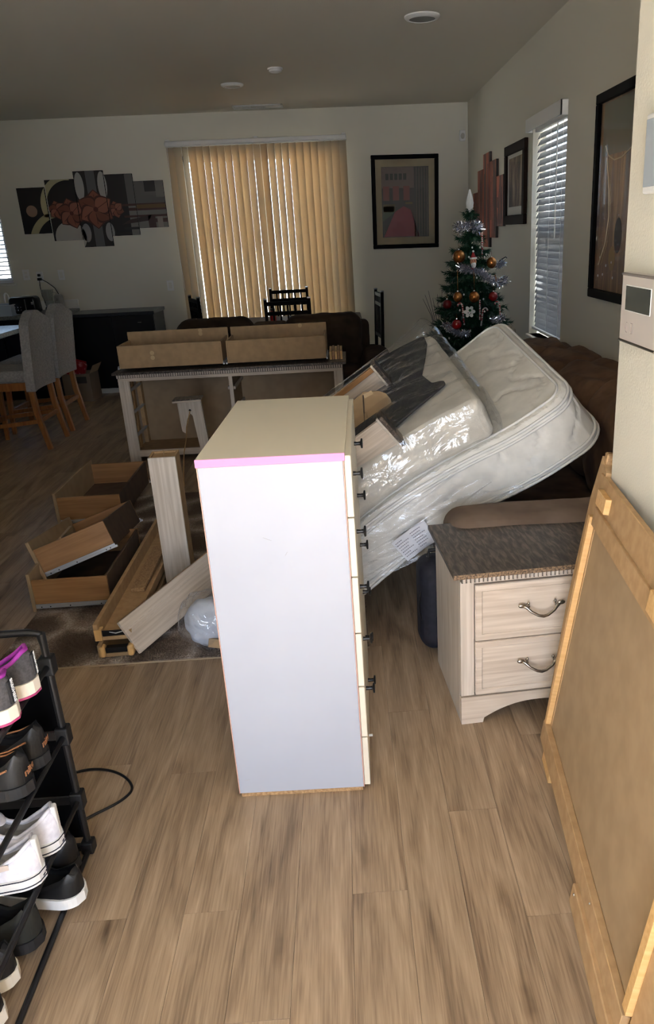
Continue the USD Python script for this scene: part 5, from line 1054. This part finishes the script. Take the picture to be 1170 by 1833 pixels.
for i, (y, yaw, lab) in enumerate(((1.628,4,'black sneaker with copper heel lettering, the farther of the pair on the second tier'),(1.522,-2,'black sneaker with copper heel lettering, the nearer of the pair on the second tier'))):
    t = shoe('black_sneaker', lab, (-.795,y,.400), yaw, M['sh_black'], M['sh_dksole'], M['sh_blin'], Lx=.26, hw=.045, th=.030, colh=.105)
    htext(t, 'nike', .024, M['sh_copper'], .060, -.004, False, 'copper heel lettering', True, .042); 
    for s in (-1,1): obj('copper_trim', tube([(.03,s*.0385,.083),(.07,s*.042,.066),(.12,s*.044,.056)],.0028,6), M['sh_copper'], t, True)
for i, (y, yaw, lab) in enumerate(((1.572,8,'white canvas low-top shoe, the farther of the pair under the black rod'),(1.466,4,'white canvas low-top shoe with size label inside, the nearer of the pair'))):
    t = shoe('white_canvas_shoe', lab, (-.780-.008*i,y,.190), yaw, M['sh_white'], M['sh_wsole'], M['sh_in'], Lx=.255, hw=.044, th=.032, colh=.108, stripe=(M['sh_line'],.030,.008), laces=M['sh_wsole'], collar=M['sh_white'])
    obj('heel_strip', rbox((-.001,-.011,.03),(.012,.011,.118),.005), M['sh_wsole'], t); htext(t, 'ALL \u2605 STAR', .007, M['sh_line'], .019, -.0055, False, 'tiny heel plate lettering', False, .034)
    if i: obj('size_label', box((.06,.034,.055),(.10,.0345,.075),0), mat('size_label',(206,190,180),.8), t)
shoe('black_slip_on', 'black slip-on shoe with thick white sole on the floor tier, sticking out past the rack', (-.752,1.552,.024), -14, M['sh_black'], M['sh_wsole'], M['sh_blin'], Lx=.26, hw=.047, th=.030, colh=.092)
shoe('black_shoe', 'plain black shoe at the far end of the floor tier beneath the white shoes', (-.80,1.672,.024), 6, M['sh_black'], M['sh_dksole'], M['sh_blin'], Lx=.26, hw=.045, colh=.10)
shoe('olive_shoe', 'dark olive shoe with black sole, left of the black slip-on', (-.815,1.432,.024), -10, M['sh_olive'], M['sh_dksole'], M['sh_blin'], Lx=.27, hw=.050, th=.03, colh=.115)
shoe('black_canvas_shoe', 'black canvas shoe with cream sole on the floor tier, farther of the near pair', (-.835,1.335,.024), 0, M['sh_black'], M['sh_cream'], M['sh_blin'], Lx=.26, hw=.042, th=.032, colh=.10)
shoe('black_canvas_shoe', 'black canvas shoe with cream sole on the floor tier, nearer of the pair', (-.825,1.238,.024), 4, M['sh_black'], M['sh_cream'], M['sh_blin'], Lx=.26, hw=.042, th=.032, colh=.10)
shoe('navy_low_shoe', 'dark blue shoe with cream sole on the second lowest tier, left frame edge', (-.868,1.318,.190), 0, M['bag_navy'], M['sh_cream'], M['sh_blin'], Lx=.26, hw=.042, th=.034, colh=.10)
cp = [at(138,1382,Z=.006),at(165,1377,Z=.006),at(195,1379,Z=.006),at(222,1390,Z=.006),at(236,1408,Z=.006),at(228,1424,Z=.006),at(205,1440,Z=.006),at(175,1455,Z=.006),at(150,1468,Z=.006),at(125,1480,Z=.006)]
cs_ = CubicSpline(np.arange(len(cp)), np.array(cp)); t = thing('power_cable', 'black cable looping out on the floor from behind the shoe rack', 'cable'); obj('cable', tube(np.vstack([A(-1.02,2.12,.006),cs_(np.linspace(0,len(cp)-1,60))]),.0042,8), M['black'], t, True)
